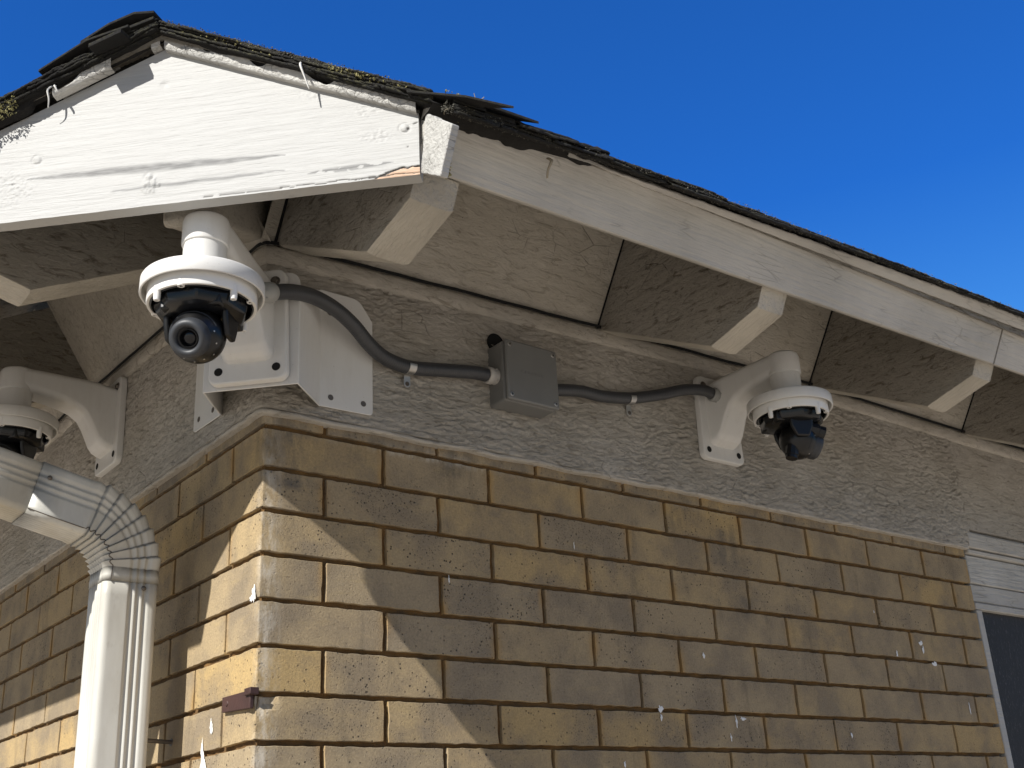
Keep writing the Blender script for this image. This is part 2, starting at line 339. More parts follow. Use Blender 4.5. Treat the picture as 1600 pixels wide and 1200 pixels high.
# frieze (thick painted boards between brick and roof) wraps round the corner
def zo(u):
    pts = [(-4, .03), (-.85, .028), (0, 0), (.72, .024), (1.38, .04), (2.0, .036), (5, .04)]
    for (a, x), (b, y) in zip(pts, pts[1:]):
        if a <= u <= b: return x + (y - x) * (u - a) / (b - a)
    return 0
ZC = .311
def psamp(a, b, st):
    n = int((b - a) / st); r = [a + (b - a) * i / n for i in range(n + 1)]
    if a < 0 < b: r = sorted([x for x in r if abs(x) > .005] + [-.004, -.002, 0, .002, .004])
    return r
def frieze_off(p, z):
    wx, wz = fbm(p * 14, z * 14, 8, 2) * .6, fbm(p * 14, z * 14, 12, 2) * .6
    a = fbm(p * 34 + wx * 2, z * 120 + wz * 3, 2, 3); b = fbm(p * 70 + 5, z * 230 + wz * 4, 6, 2); m = .45 + .9 * max(0, min(1, .5 + n1(p * 5, z * 9, 3)))
    return .0125 + m * (.0026 * (.5 - abs(a) * 2.2) + .0016 * b) - (.0025 if abs(z - .042 + .01 * p) < .0014 and 0 < p < .33 and n1(p * 20) > -.1 else 0)
def frieze(a, b, name, mat, end=False):
    mb = MB(); ps = psamp(a, b, .0036) if b > 0 else [-3.4, -2.4, -1.6] + psamp(-1.2, 0, .0036)
    zf = lambda p, t: .0235 + (ZC + zo(p) - .004 - .0235) * t
    rows = [[wrap(p, zf(p, t / 100), frieze_off(p, zf(p, t / 100)) if 0 < t else -.01) for p in ps] for t in range(101)]
    mb.grid(rows); return mb.build(name, mat, house, smooth=True, angle=70, fixn=False)
frieze(0.0, 1.948, 'frieze_board', M['frieze']); frieze(-3.4, 0.0, 'frieze_board', M['frieze_l'])
# base strip under the frieze
def strip(a, b, name, mat, prof, wob=.0012, st=.008):
    mb = MB(); ps = psamp(a, b, st)
    mb.grid([[wrap(p, z(p) if callable(z) else z, off + wob * fbm(p * 30, i * 3, 1, 3)) for p in ps] for i, (z, off) in enumerate(prof)])
    return mb.build(name, mat, house, smooth=True, angle=60, fixn=False)
bz = lambda d: (lambda p: d + .0025 * fbm(p * 12, 0, 6, 3) + .004 * min(1, abs(p)))
for a, b, mt in ((0, 1.93, 'trim_x'), (-3.4, 0, 'trim_y')):
    strip(a, b, 'base_strip', M['frieze_s'] if b > 0 else M['frieze_sl'], [(bz(.0170), -.01), (bz(.0170), .008), (bz(.0178), .0118), (bz(.0200), .0128), (bz(.0230), .0125), (bz(.0250), .010)])
    pr = []
    for i in range(9):
        t = i / 8 * math.pi; pr.append(((lambda t: lambda p: ZC + zo(p) - .017 - .017 * math.cos(t))(t), .010 + .010 * math.sin(t) ** .6))
    strip(a if a < 0 else 0, 3.6 if b > 0 else 0, 'cornice_bead', M['frieze_s'] if b > 0 else M['frieze_sl'], pr, .0020, .006)
# rafters: side profile in (out, z)
TH = math.radians(28.5)
def rafter(u, w, side, shift=0., mat=None, zoff=0., cut=False):
    # bottom edge from wall to seat cut, then level cut, then end cut square to the roof
    IN = .03
    prof = [(-.03, .335 + .016), (0.0, .335), (.298 + shift, .180), (.412 + shift, .2105), (.431 + shift, .247), (.470 + shift, .296), (-.03, .296 + .543 * (.50 + shift))]
    if cut: prof[5] = (.446, .285); prof[6] = (-.03, .57)
    k = .335 - .543 * 0
    if shift: prof[1] = (.0, .18 + .495 * (.298 + shift)); prof[0] = (-.03, prof[1][1] + .015)
    mbs = MB(); mbb = MB()
    P3 = lambda o, z, t: Vector((u + t, -o, z + zoff)) if side > 0 else Vector((-o, u + t, z + zoff))
    pts = [P3(o, z, 0) for o, z in prof]; d = Vector((w, 0, 0)) if side > 0 else Vector((0, w, 0))
    mbs.prism(pts, d)
    r = mbs.build('rafter', M['side_y'] if side > 0 else M['side_x'], house, bevel=.0018)
    # thin lighter painted underside, proud of the rough board
    path = [prof[0], prof[1], prof[2], prof[3], prof[4]]
    rows = []
    n0 = []
    for i, (o, z) in enumerate(path):
        a = Vector(path[max(i - 1, 0)]); b = Vector(path[min(i + 1, len(path) - 1)]); t = (b - a).normalized(); n0.append(Vector((t.y, -t.x)))
    fine = []
    for (a, b, na, nb) in zip(path, path[1:], n0, n0[1:]):
        k = max(2, int((Vector(b) - Vector(a)).length / .006))
        for q in range(k): t = q / k; fine.append((Vector(a).lerp(Vector(b), t), (na.lerp(nb, t)).normalized()))
    fine.append((Vector(path[-1]), n0[-1]))
    mid = Vector((.2, .5))
    for c, n in fine:
        if n.y > 0 or (n.y > -.2 and n.x < 0): n = -n
        row = []
        for k in range(9):
            t = k / 8; tt = .0006 + t * (w - .0012); h = .003 * (1 - abs(2 * t - 1) ** 6) + .0006 * fbm(c.x * 60, c.y * 60, t * 4 + u, 3)
            q = c + n * h; row.append(P3(q.x, q.y, tt))
        rows.append(row)
    mbb.grid(rows); ub = mbb.build('painted_underside', M['tail'] if side > 0 else M['tail_x'], r, smooth=True, angle=35)
    return r
M['tail_x'] = mat_paint('tail_paint_left', (.60, .555, .47), 0, .75, .12, 2.5)
for u, w in ((.0065, .072), (.7185, .066), (1.3846, .067), (2.0155, .067), (2.64, .067), (3.28, .067)): rafter(u, w, 1, 0, zoff=zo(u) - .018 + (0.005 if u < .1 else 0), cut=u < .1)
for v, w in ((.088, .067), (.8182, .067), (1.50, .067), (2.18, .067), (2.86, .067)): rafter(v, w, -1, .045, zoff=zo(-v) * .3)
# hip rafter on the diagonal, rounded nose behind the clipped board
mb = MB(); D = Vector((-1, -1, 0)).normalized(); Pp = Vector((1, -1, 0)).normalized(); hc = Vector((-.1855, -.1145, 0)) - Pp * 0
hin = Vector((.0, .071, 0)); hd = (hc - hin).normalized(); hp = Vector((-hd.y, hd.x, 0))
if hp.x < 0: hp = -hp
Lh = (hc - hin).length
pr = [(-.03, .36), (0.0, .35), (Lh - .030, .257), (Lh - .010, .246), (Lh, .252), (Lh, .39), (-.03, .50)]
mb.prism([hin + hd * o - hp * .042 + Vector((0, 0, z)) for o, z in pr], hp * .084)
mb.build('hip_rafter', M['block'], house, bevel=.006, seg=3)
# blocking boards between rafters, square to the slope
def blocking(a, b, side, name='blocking_board'):
    mb = MB(); n = max(2, int((b - a) / .02)); bd = Vector((.105, .165)).normalized()
    rows = []
    for t in range(8):
        row = []
        for i in range(n + 1):
            u = a + (b - a) * i / n; z0 = ZC + (zo(u) if side > 0 else zo(-u)) + .002; q = Vector((.008, z0)) + bd * (.235 * t / 7)
            q += Vector((.0008 * fbm(u * 20, t * .8, 3), 0)); row.append(Vector((u, -q.x, q.y)) if side > 0 else Vector((-q.x, u, q.y)))
        rows.append(row)
    mb.grid(rows); mb.build(name, M['block'], house, smooth=True)
for a, b in ((-.02, .0065), (.0785, .7185), (.7845, 1.3846), (1.4516, 2.0155), (2.0825, 2.64), (2.707, 3.28), (3.35, 4.4)): blocking(a, b, 1)
for a, b in ((-.02, .088), (.155, .8182), (.8852, 1.50), (1.567, 2.18), (2.247, 2.86)): blocking(a, b, -1)
# caulk lines where the blocking meets the next rafter (dark gaps)
for u in (.7185, 1.3846, 2.0155):
    mb = MB()
    z = ZC + zo(u); mb.prism([(u - .0022, -.011, z), (u - .0002, -.011, z), (u - .0002, -.125, z + .18), (u - .0022, -.125, z + .18)], (0, .004, 0)); mb.build('dark_gap', M['hole'], house)
mb = MB(); mb.prism([(.0015, -.012, .315), (.0060, -.012, .315), (.0060, -.10, .46), (.0005, -.10, .46)], (0, .004, 0))
mb.build('dark_gap', M['hole'], house)
mb = MB(); rows = []
ps = psamp(-3.4, 3.4, .012)
mb.grid([[wrap(p, ZC + zo(p) + dz + .0015 * fbm(p * 9, 1, 1, 3), o) for p in ps] for dz, o in ((-.002, .0200), (.004, .0205 + .001))])
mb.build('dark_gap', M['hole'], house)
# left hand fascia, beyond the left edge of the picture
mb = MB(); gd = Vector((-math.sin(TH), 0, math.cos(TH))); gn = Vector((-math.cos(TH), 0, -math.sin(TH))); b0 = Vector((-.5045, 0, .2305))
for y0, y1 in ((.030, 3.4),):
    c4 = [b0 + gd * a + gn * o for a, o in ((0, 0), (.12, 0), (.12, -.019), (0, -.019))]; mb.prism([p + Vector((0, y0, 0)) for p in c4], (0, y1 - y0, 0))
mb.build('fascia_board', M['trim_y'], house, bevel=.002)
gt = MB(); gp = [(-.522, .315), (-.522, .205), (-.530, .198), (-.625, .198), (-.640, .215), (-.640, .300), (-.652, .300), (-.652, .309), (-.634, .309), (-.636, .214), (-.624, .203), (-.530, .203), (-.527, .206), (-.527, .315)]
gt.prism([(x, .025, z) for x, z in gp], (0, 3.35, 0)); gt.build('gutter', M['trim_y'], house, bevel=.001)
# right hand fascia: leans square to the slope
fd = Vector((0, -math.sin(TH), math.cos(TH)))      # up the face
fn = Vector((0, -math.cos(TH), -math.sin(TH)))     # out of the face
def fascia(x0, x1, h0, h1, th, out, name, mat, wob=.0006, z0=.2305, parent=None, slope=True, st=.01):
    mb = MB(); n = max(2, int((x1 - x0) / st)); rows = []
    for k in (0, 1, 2, 3, 4, 5, 6, 7):
        row = []
        for i in range(n + 1):
            x = x0 + (x1 - x0) * i / n; b = Vector((x, -.4395, z0 + (.0175 * x if slope else 0)))
            w = wob * fbm(x * 25, k, 2, 3); e = .0022
            hh, oo = ((h0 + e, out - th), (h0, out - th + e), (h0 + w, out - e), (h0 + e, out), (h1 - e, out), (h1 + w, out - e), (h1, out - th), (h0 + e, out - th))[k]
            row.append(b + fd * hh + fn * oo)
        rows.append(row)
    mb.grid(rows); mb.cap([r[0] for r in rows[:-1]]); mb.cap([r[-1] for r in rows[:-1]])
    return mb.build(name, mat, parent or house, smooth=True, angle=35)
fascia(.0, 1.425, 0, .0885, .019, 0, 'fascia_board', M['trim_x'])
fascia(1.430, 4.5, 0, .0885, .019, .0006, 'fascia_board', M['trim_x'])
# top trim, rotted away near the corner
hi0 = lambda x: .0865 + .0245 * min(1, max(0, (x - .25) / 1.1)) ** .8
mb = MB(); x0, x1 = .235, 4.5; n = 420; rows = []
for k in range(6):
    row = []
    for i in range(n + 1):
        x = x0 + (x1 - x0) * (i / n) ** 1.3; b = Vector((x, -.4395, .2305 + .0175 * x)); r = min(1, (x - x0) / .16)
        lo = min(.0825 + .003 * x, hi0(x) - .004) + (1 - r) * .006 + .0010 * fbm(x * 30, 1, 1, 3); hi = .0865 + .0245 * min(1, max(0, (x - .25) / 1.1)) ** .8 + .0018 * fbm(x * 30, 5, 1, 3)
        hh, oo = ((lo, -.002), (lo, .0075), (lo + .003, .0095), (hi - .002, .0105 + .001 * fbm(x * 60, 3, 2)), (hi, .009), (hi, -.01))[k]
        row.append(b + fd * hh + fn * oo)
    rows.append(row)
mb.grid(rows); mb.build('fascia_trim', M['trim_x'], house, smooth=True, angle=35)
# block of end grain that closes the fascia at the corner, in full sun
mb = MB(); n = 14; b0 = Vector((0, -.4395, .2305))
rows = []
outline = []
def jit(a, b, k, s): return [a.lerp(b, i / k) + Vector((0, n1(i * 1.3, s) * .002, n1(i * 1.7, s + 4) * .002)) for i in range(k)]
c = [Vector(q) for q in ((-.008, -.5060, .1755), (-.008, -.5370, .2390), (-.008, -.4765, .2915), (-.008, -.4620, .2045))]
for i in range(4): outline += jit(c[i], c[(i + 1) % 4], n, i * 9)
mb.prism(outline, (.012, 0, 0)); mb.build('end_block', M['flake'], house, bevel=.0012)
# clipped corner board: faces the sun across the hip
A = math.sqrt(.5)
def cl(s, y, z): return Vector(((y + s) * A, (y - s) * A, z))   # s along the board, y inward, z up
YF = -.3302
s_l, s_r, s_p = -.405, .3195, -.0506
def ztop(s): return .465 - abs(s - s_p) * .441
mb = MB(); at = []; NS, NZ = 420, 110; rows = []
def ell(s, z, s0, z0, k, Ls, w):
    t = (s - s0) / Ls
    if abs(t) > 1: return 0
    ww = w * (1 - t * t) ** .8; return max(0, min(1, 1.6 * (1 - abs(z - z0 - k * (s - s0) - .0015 * n1(s * 30)) / max(ww, 1e-5))))
nails = [(.300, .2802, .006, .003), (-.0597, .2515, .005, .0028), (-.0467, .4037, .0045, -.0022), (-.228, .3016, .006, .002)]
for j in range(NZ + 1):
    row = []
    for i in range(NS + 1):
        s = s_l + (s_r - s_l) * i / NS; zb = .2045 + .0007 * fbm(s * 25, 2, 2, 3); zt = ztop(s); z = zb + (zt - zb) * (j / NZ)
        R_ = max(ell(s, z, -.055, .2655, -.030, .19, .0085) * (.95 + .35 * n1(s * 60, z * 200)), ell(s, z, .005, .2350, .004, .13, .0042) * .85)
        R_ = max(R_, .9 * ell(s, z, .225, .2270, .02, .06, .006) * (n1(s * 90, z * 150) > -.2))
        d = s - .222
        edge = .2075 + .010 * max(0, min(1, (s - .262) / .03)) + .002 * n1(s * 140)
        G = 1 if (s > .258 and z < edge) else 0
        wcr = .0009 + .0006 * n1(s * 50)
        Bk = 1 if (s > .250 and abs(z - edge) < .0013 * (1 + n1(s * 60))) else 0
        cline = .2085 + .0016 * fbm(s * 40, 7, 7, 4)
        if s > .02 and abs(z - cline) < .00075 + .0005 * n1(s * 35, 3): Bk = .9
        if s > .303 and z > .22 and n1(z * 110, s * 60) > .42: Bk = max(Bk, .8)
        h = .0004 * fbm(s * 6, z * 55, 1, 5) + .0002 * fbm(s * 30, z * 260, 4, 3) - .0008 * G - .001 * Bk
        # alligatored patches
        for (a, b_, ra, rb) in ((-.255, .250, .04, .03), (-.27, .275, .03, .02), (.2495, .3188, .025, .016), (.2626, .2731, .03, .014), (.17, .355, .03, .010)):
            q = ((s - a) / ra) ** 2 + ((z - b_) / rb) ** 2
            if q < 1: h += .0012 * (1 - q) * (1 if noise.cell(Vector((s * 260, z * 300, 0))) > .1 else -1) * n1(s * 220, z * 240)
        for (a, b_, r, k) in nails:
            q = math.hypot(s - a, z - b_) / r
            if q < 1: h += k * .6 * (1 - q * q) ** .5
            elif q < 1.5: h -= .0006
        if math.hypot(s + .057, z - .2367) < .013: h += .0030 * max(0, n1(s * 240, z * 240) + .2)
        row.append(cl(s, YF - h, z)); at.append((min(1, R_), G, Bk))
    rows.append(row)
mb.grid(rows)
for edge_ in (rows[0], rows[-1]):
    e2 = [p + Vector((A, A, 0)) * .021 for p in edge_]; mb.grid([edge_, e2]); at += [(0, 0, 0)] * (2 * len(edge_))
for q in (0, -1):
    e1 = [r[q] for r in rows]; e2 = [p + Vector((A, A, 0)) * .021 for p in e1]; mb.grid([e1, e2]); at += [(0, 0, 0)] * (2 * len(e1))
b1 = [r[0] for r in (rows[0], rows[-1])]
back = [cl(s_l, YF + .021, .2045)] + [cl(s_r, YF + .021, .2045), cl(s_r, YF + .021, ztop(s_r)), cl(s_p, YF + .021, .465), cl(s_l, YF + .021, ztop(s_l))]
mb.cap(back); at += [(0, 0, 0)] * 5
mb.build('corner_board', M['front'], house, smooth=True, angle=60, attr=at)
# cracked trim strips along its sloping top
def rake(s0, s1, lo, hi, y0, name, mat, sd=0):
    mb = MB(); n = int(abs(s1 - s0) / .004); rows = []
    for k in range(7):
        row = []
        for i in range(n + 1):
            s = s0 + (s1 - s0) * i / n; w = .0030 * fbm(s * 30, sd, 1, 4); zt = ztop(s); gap = max(0, fbm(s * 14, 8 + sd, 0, 3) - .12) * .03
            h = hi + w - gap; q = .0009 * fbm(s * 80, k, sd, 3)
            zz, yy = ((lo, y0 + .014), (lo + .4 * q, y0 + .002), (lo + .002, y0), (lo + (h - lo) * .5, y0 - .0015 + q), (h - .002, y0 - .001 + q), (h, y0 + .003), (h, y0 + .03))[k]
            row.append(cl(s, YF + yy, zt + zz))
        rows.append(row)
    mb.grid(rows); return mb.build(name, mat, house, smooth=True, angle=40)
rake(s_p + .003, .318, -.004, .015, -.010, 'rake_trim', M['flake'], 1)
rake(-.206, -.122, -.001, .018, -.018, 'rake_trim', M['flake'], 4); rake(-.0665, s_p - .003, .002, .018, -.012, 'rake_trim', M['flake'], 6)
# ---------------------------------------------------------------- roof deck and shingles
def roofR(x, y): return .312 + .0175 * max(0, min(x, 1.6)) + .60 * (y + .5)
def roofL(x, y): return .312 + .60 * (x + .571)
ZS = [(-.05, .276), (.04, .280), (.21, .2946), (.43, .3088), (.89, .3265), (1.44, .3417), (2.3, .355), (4.6, .385)]
def zs_(x):
    for (a, p), (b, q) in zip(ZS, ZS[1:]):
        if a <= x <= b: return p + (q - p) * (x - a) / (b - a)
    return ZS[0][1] if x < 0 else ZS[-1][1]
mb = MB()
for f, poly in ((roofR, [(.03, -.497), (4.6, -.497), (4.6, 3.2), (3.1, 3.2), (-.262, -.162), (-.262 + .01, -.162)]), (roofL, [(-.571, .094), (-.279, -.208), (3.129, 3.2), (-.571, 3.2)])):
    if f is roofR: poly = [(.02, -.484), (4.6, -.484), (4.6, 3.2), (3.129, 3.2), (-.279, -.208), (-.0, -.475)]
    top = [Vector((x, y, f(x, y))) for x, y in poly]; mb.prism(top, (0, 0, -.014))
mb.build('roof_deck', M['side_x'], house)
mbs = MB(); sat = []
def shingle_edge(P, Q, inward, lift, hang=.0, nl=3, th=.0042, rag=.006, step=.006, inner=.22, sd=0, moss=.3, piece=.16):
    P = Vector(P); Q = Vector(Q); d = Q - P; Ln = d.length; d.normalize(); inward = Vector(inward).normalized(); up = Vector((0, 0, 1))
    for k in range(nl):
        s = rnd.uniform(-.05, 0)
        while s < Ln:
            w = piece * rnd.uniform(.6, 1.3); a, b = max(0, s), min(Ln, s + w - .002); s += w
            if b - a < .01: continue
            bias = rnd.uniform(-rag, rag) - k * .001; curl = rnd.uniform(-.001, .0015); n = max(3, int((b - a) / step)); rows = [[] for _ in range(6)]
            for i in range(n + 1):
                t = a + (b - a) * i / n; e = bias + rag * fbm(t * 26, k * 7 + sd, 1, 4) + .0016 * n1(t * 300, k)
                if i in (0, n): e += .003
                z = lift + k * th + curl + .0018 * fbm(t * 18, k * 3 + sd, 5, 3) + .0010 * n1(t * 380, k + 9) + .0008 * n1(t * 900, k)
                e0 = P + d * t + up * z
                for r, (iw, zz) in enumerate(((inner, 0), (.03, 0), (e, -.0002), (e - .0008, th * .5), (e, th), (.03, th))):
                    q = e0 + inward * iw + up * zz
                    if r == 0: q.z -= .004
                    rows[r].append(q)
                    sat.append if False else None
            rows.append([e + up * th for e in rows[0]])
            mbs.grid(rows)
            for r in range(7): sat.extend([(moss * max(0, min(1, .5 + n1((a + (b - a) * i / n) * 12, sd))), 1 if r >= 3 else .15, 0) for i in range(n + 1)])
IR = Vector((0, 1, .543)); IL = Vector((1, 0, .543))
IR = Vector((0, 1, .60)); zr = lambda x: zs_(x) + .008
for (a, b, nl, rag, th, mo, pc_) in ((.012, .12, 5, .006, .0042, .2, .09), (.12, .30, 5, .007, .0042, .2, .12), (.28, .55, 4, .005, .0036, .4, .2), (.55, .95, 3, .0035, .0036, .5, .3), (.95, 1.5, 3, .0035, .0034, .5, .3), (1.5, 2.4, 3, .0035, .0034, .3, .3), (2.4, 4.6, 3, .0035, .0034, .1, .3)):
    shingle_edge((a, -.513, zs_(a)), (b, -.513, zs_(b)), IR, .0, nl=nl, rag=rag, th=th, sd=a * 9, moss=mo, piece=pc_, step=.006 if a < 1.5 else .014)
# rake edges over the clipped board (run from hip down to each eave)
hip = cl(s_p, YF - .022, 0); zh = .478
e_r = cl(.345, YF - .022, 0); e_l = cl(-.40, YF - .022, 0)
nIn = Vector((A, A, .0))
shingle_edge((hip.x, hip.y, zh), (e_r.x, e_r.y, zh - (.345 - s_p) * .458), (A, A, .2), .0, nl=7, th=.0030, rag=.005, sd=11, moss=.9, piece=.2, inner=.14, step=.003)
shingle_edge((e_l.x, e_l.y, zh - (.3494) * .445), (hip.x, hip.y, zh), (A, A, .2), .0, nl=7, th=.0030, rag=.006, sd=17, moss=.4, piece=.2, inner=.14, step=.003)
# lifted cap shingle at the hip and the loose tongue at the eave corner
def tab(pts, th, name=None):
    mbs.prism(pts, (0, 0, th)); n = len(pts); sat.extend([(.1, .15, 0)] * n + [(.3, 1, 0)] * n)
def ragged(c, k=7, a=.0022, sd=0):
    out = []; c = [Vector(p) for p in c]
    for i in range(len(c)):
        for j in range(k):
            q = c[i].lerp(c[(i + 1) % len(c)], j / k); out.append(q + Vector((n1(i * 3 + j, sd), n1(i * 3 + j, sd + 5), 0)) * a)
    return out
tab(ragged([cl(-.222, YF - .034, .427), cl(-.15, YF - .042, .463), cl(-.090, YF - .040, .481), cl(-.09, YF + .06, .487), cl(-.22, YF + .06, .440)], 9, .005, 2), .0035)
tab(ragged([cl(-.162, YF - .036, .466), cl(-.12, YF - .040, .488), cl(-.082, YF - .042, .500), cl(-.055, YF - .036, .503), cl(-.052, YF - .010, .505), cl(-.06, YF + .03, .507), cl(-.15, YF + .05, .474)], 9, .004, 7), .004)
tab(ragged([cl(-.150, YF - .030, .455), cl(-.10, YF - .034, .480), cl(-.056, YF - .034, .494), cl(-.05, YF + .0, .498), cl(-.15, YF + .03, .462)], 9, .004, 41), .0045)
tab(ragged([cl(-.140, YF - .052, .443), cl(-.094, YF - .052, .462), cl(-.084, YF + .03, .478), cl(-.14, YF + .03, .455)], 5, .003, 31), .006)
tab(ragged([(.03, -.524, .300), (.150, -.526, .306), (.13, -.49, .326), (.02, -.46, .338)], 8, .004, 15), .004)
tab(ragged([cl(.31, YF - .030, .316), cl(.39, YF - .032, .294), cl(.452, YF - .020, .276), cl(.405, YF + .0, .298), cl(.31, YF + .03, .328)], 8, .003, 23), .0035)
mbs.build('roof_shingle', M['shingle'], house, smooth=True, angle=25, attr=sat)
# black felt and rot between fascia top and shingles near the corner
mb = MB(); n = 90; rows = []
for k in range(5):
    row = []
    for i in range(n + 1):
        x = -.01 + .30 * i / n; b = Vector((x, -.4395, .2305 + .0175 * x)); q = fbm(x * 30, k, 3, 4)
        lo = .062 + .085 * x - .014 * max(0, fbm(x * 17 + 3, 2, 9, 3)) + .0015 * n1(x * 300)
        hh, oo = ((lo, .0015), (lo + .004, .006 + .003 * q), (lo + .012, .013 + .004 * q), (lo + .024, .020 + .004 * q), (lo + .030, .0))[k]
        row.append(b + fd * hh + fn * oo)
    rows.append(row)
mb.grid(rows); mb.build('rotten_felt', M['felt'], house, smooth=True, angle=30)
mb = MB(); rows = []; n = 200
for k in range(4):
    row = []
    for i in range(n + 1):
        s = s_l + (s_r + .02 - s_l) * i / n; q = fbm(s * 30, k, 5, 4); q += (0)
        lo = .010 - .008 * max(0, fbm(s * 13, 4, 4, 3)) + (-.010 if s < -.24 else 0); hh, yy = ((lo, -.004), (lo + .005, -.015 + .003 * q), (.020, -.019 + .003 * q), (.024, .01))[k]
        row.append(cl(s, YF + yy, ztop(s) + hh))
    rows.append(row)
mb.grid(rows); mb.build('rotten_felt', M['felt'], house, smooth=True, angle=30)
# moss tufts along the shingle edge
mb = MB()
for (s0, s1, k) in ((-.36, -.255, 420), (.20, .31, 200), (-.03, .12, 60)):
    for _ in range(k):
        s = rnd.uniform(s0, s1); c = cl(s, YF - .018 - rnd.uniform(0, .012), ztop(s) + rnd.uniform(-.004 if s < -.2 else .018, .026)); r = rnd.uniform(.0008, .0022)
        ax = [Vector((rnd.gauss(0, 1), rnd.gauss(0, 1), rnd.gauss(0, 1))).normalized() * r for _ in range(3)]
        mb.add([c + ax[0], c - ax[0], c + ax[1], c - ax[1], c + ax[2] * 1.6, c - ax[2]], [(0, 2, 4), (2, 1, 4), (1, 3, 4), (3, 0, 4), (2, 0, 5), (1, 2, 5), (3, 1, 5), (0, 3, 5)])
for _ in range(260):
    x = rnd.uniform(.012, .052); c = Vector((x, -.44, .23)) + fd * rnd.choice((rnd.uniform(-.004, .02), rnd.uniform(.07, .112))) + fn * rnd.uniform(.0, .008); r = rnd.uniform(.0008, .0022)
    ax = [Vector((rnd.gauss(0, 1), rnd.gauss(0, 1), rnd.gauss(0, 1))).normalized() * r for _ in range(3)]
    mb.add([c + ax[0], c - ax[0], c + ax[1], c - ax[1], c + ax[2] * 1.6, c - ax[2]], [(0, 2, 4), (2, 1, 4), (1, 3, 4), (3, 0, 4), (2, 0, 5), (1, 2, 5), (3, 1, 5), (0, 3, 5)])
mm = NM('dry_moss'); mm.col(mm.mix(mm.noise(200, 2), (.16, .15, .05), (.30, .27, .13))); M['moss'] = mm.set(Roughness=.95)
tag(mb.build('moss', M['moss'], house), kind='stuff')
# granule crumbs glinting along the eave
mb = MB()
for _ in range(5200):
    x = 2.4 * rnd.random() ** 1.3; c = Vector((x, -.513 - rnd.uniform(-.012, .004), zr(x) + rnd.uniform(-.006, .0045))); r = rnd.uniform(.0005, .0014)
    ax = [Vector((rnd.gauss(0, 1), rnd.gauss(0, 1), rnd.gauss(0, 1))).normalized() * r for _ in range(3)]
    mb.add([c + ax[0], c - ax[0], c + ax[1], c - ax[1], c + ax[2], c - ax[2]], [(0, 2, 4), (2, 1, 4), (1, 3, 4), (3, 0, 4), (2, 0, 5), (1, 2, 5), (3, 1, 5), (0, 3, 5)])
for _ in range(2200):
    s = rnd.uniform(s_p, .34); c = cl(s, YF - .024 - rnd.uniform(-.01, .003), zh + .0195 - (s - s_p) * .458 + rnd.uniform(-.006, .004)); r = rnd.uniform(.0005, .0015)
    ax = [Vector((rnd.gauss(0, 1), rnd.gauss(0, 1), rnd.gauss(0, 1))).normalized() * r for _ in range(3)]
    mb.add([c + ax[0], c - ax[0], c + ax[1], c - ax[1], c + ax[2], c - ax[2]], [(0, 2, 4), (2, 1, 4), (1, 3, 4), (3, 0, 4), (2, 0, 5), (1, 2, 5), (3, 1, 5), (0, 3, 5)])
M['crumb'] = mat_simple('shingle_granules', (.11, .105, .085), .9)
tag(mb.build('shingle_granules', M['crumb'], house), kind='stuff')
# peeling paint curls and twigs hanging from the roof edge
def curl(pts, w, name='paint_curl', mat='white'):
    mb = MB(); P = spline(pts, 5); rows = []
    for i, p in enumerate(P):
        ww = w * (1 - .6 * i / len(P)); rows.append([p + Pp * -ww, p + Vector((0, 0, .0008)) - nIn * .0012, p + Pp * ww])
    mb.grid(rows); o = mb.build(name, M[mat], house, smooth=True); sm = o.modifiers.new('s', 'SOLIDIFY'); sm.thickness = .0007
    return o
curl([cl(.160, YF - .022, .395), cl(.162, YF - .030, .382), cl(.166, YF - .026, .368), cl(.172, YF - .020, .348)], .0022)
curl([cl(-.206, YF - .022, .408), cl(-.208, YF - .028, .397), cl(-.207, YF - .024, .385), cl(-.210, YF - .018, .374)], .0019)
curl([cl(-.202, YF - .020, .410), cl(-.198, YF - .028, .403), cl(-.194, YF - .024, .394)], .0025)
curl([Vector((.205, -.478, .296)), Vector((.203, -.487, .285)), Vector((.200, -.482, .272)), Vector((.203, -.475, .262))], .0032, mat='straw')
curl([Vector((.125, -.496, .315)), Vector((.135, -.504, .309)), Vector((.141, -.502, .298))], .004, mat='straw')
mb = MB(); mb.tube(spline([(.03, -.47, .295), (.01, -.50, .290), (.045, -.515, .302), (.06, -.52, .318)], 6), .0006, 6); mb.tube(spline([(.05, -.50, .30), (.052, -.51, .315), (.049, -.512, .325)], 4), .0005, 6)
mb.build('twig', M['straw'], house)
# ---------------------------------------------------------------- window at the right end of the wall
win = bpy.data.objects.new('window', None); S.collection.objects.link(win); win.parent = house; win.location = (2.5, 0, GZ * -1 - .9); win.empty_display_size = .05
tag(win, 'window with white painted timber frame and dark screen, cut off by the right edge')
def slab(x0, x1, z0, z1, y, th, name, mat, bev=.003):
    mb = MB(); mb.prism([(x0, y, z0), (x1, y, z0), (x1, y, z1), (x0, y, z1)], (0, th, 0)); return mb.build(name, mat, win, bevel=bev)
strip_z = lambda d: d
slab(1.951, 3.3, .075, .345, -.010, .02, 'frieze_panel', M['frieze'])
slab(1.951, 3.3, .066, .0725, -.004, .02, 'head_moulding', M['trim_x'])
slab(1.934, 3.3, .026, .065, -.014, .04, 'head_moulding', M['trim_x'])
slab(1.934, 3.3, .012, .0235, -.008, .04, 'head_moulding', M['trim_x'])
slab(1.932, 3.3, -.062, .010, .002, .03, 'head_board', M['flake'])
slab(1.932, 3.3, -.108, -.0635, .006, .03, 'head_board', M['trim_x'])
slab(1.930, 3.3, -.128, -.110, .001, .04, 'frame', M['trim_x'])
slab(1.928, 1.953, -1.2, -.1295, .000, .05, 'frame', M['trim_x'])
slab(3.15, 3.2, -1.2, -.1295, .000, .05, 'frame', M['trim_x'])
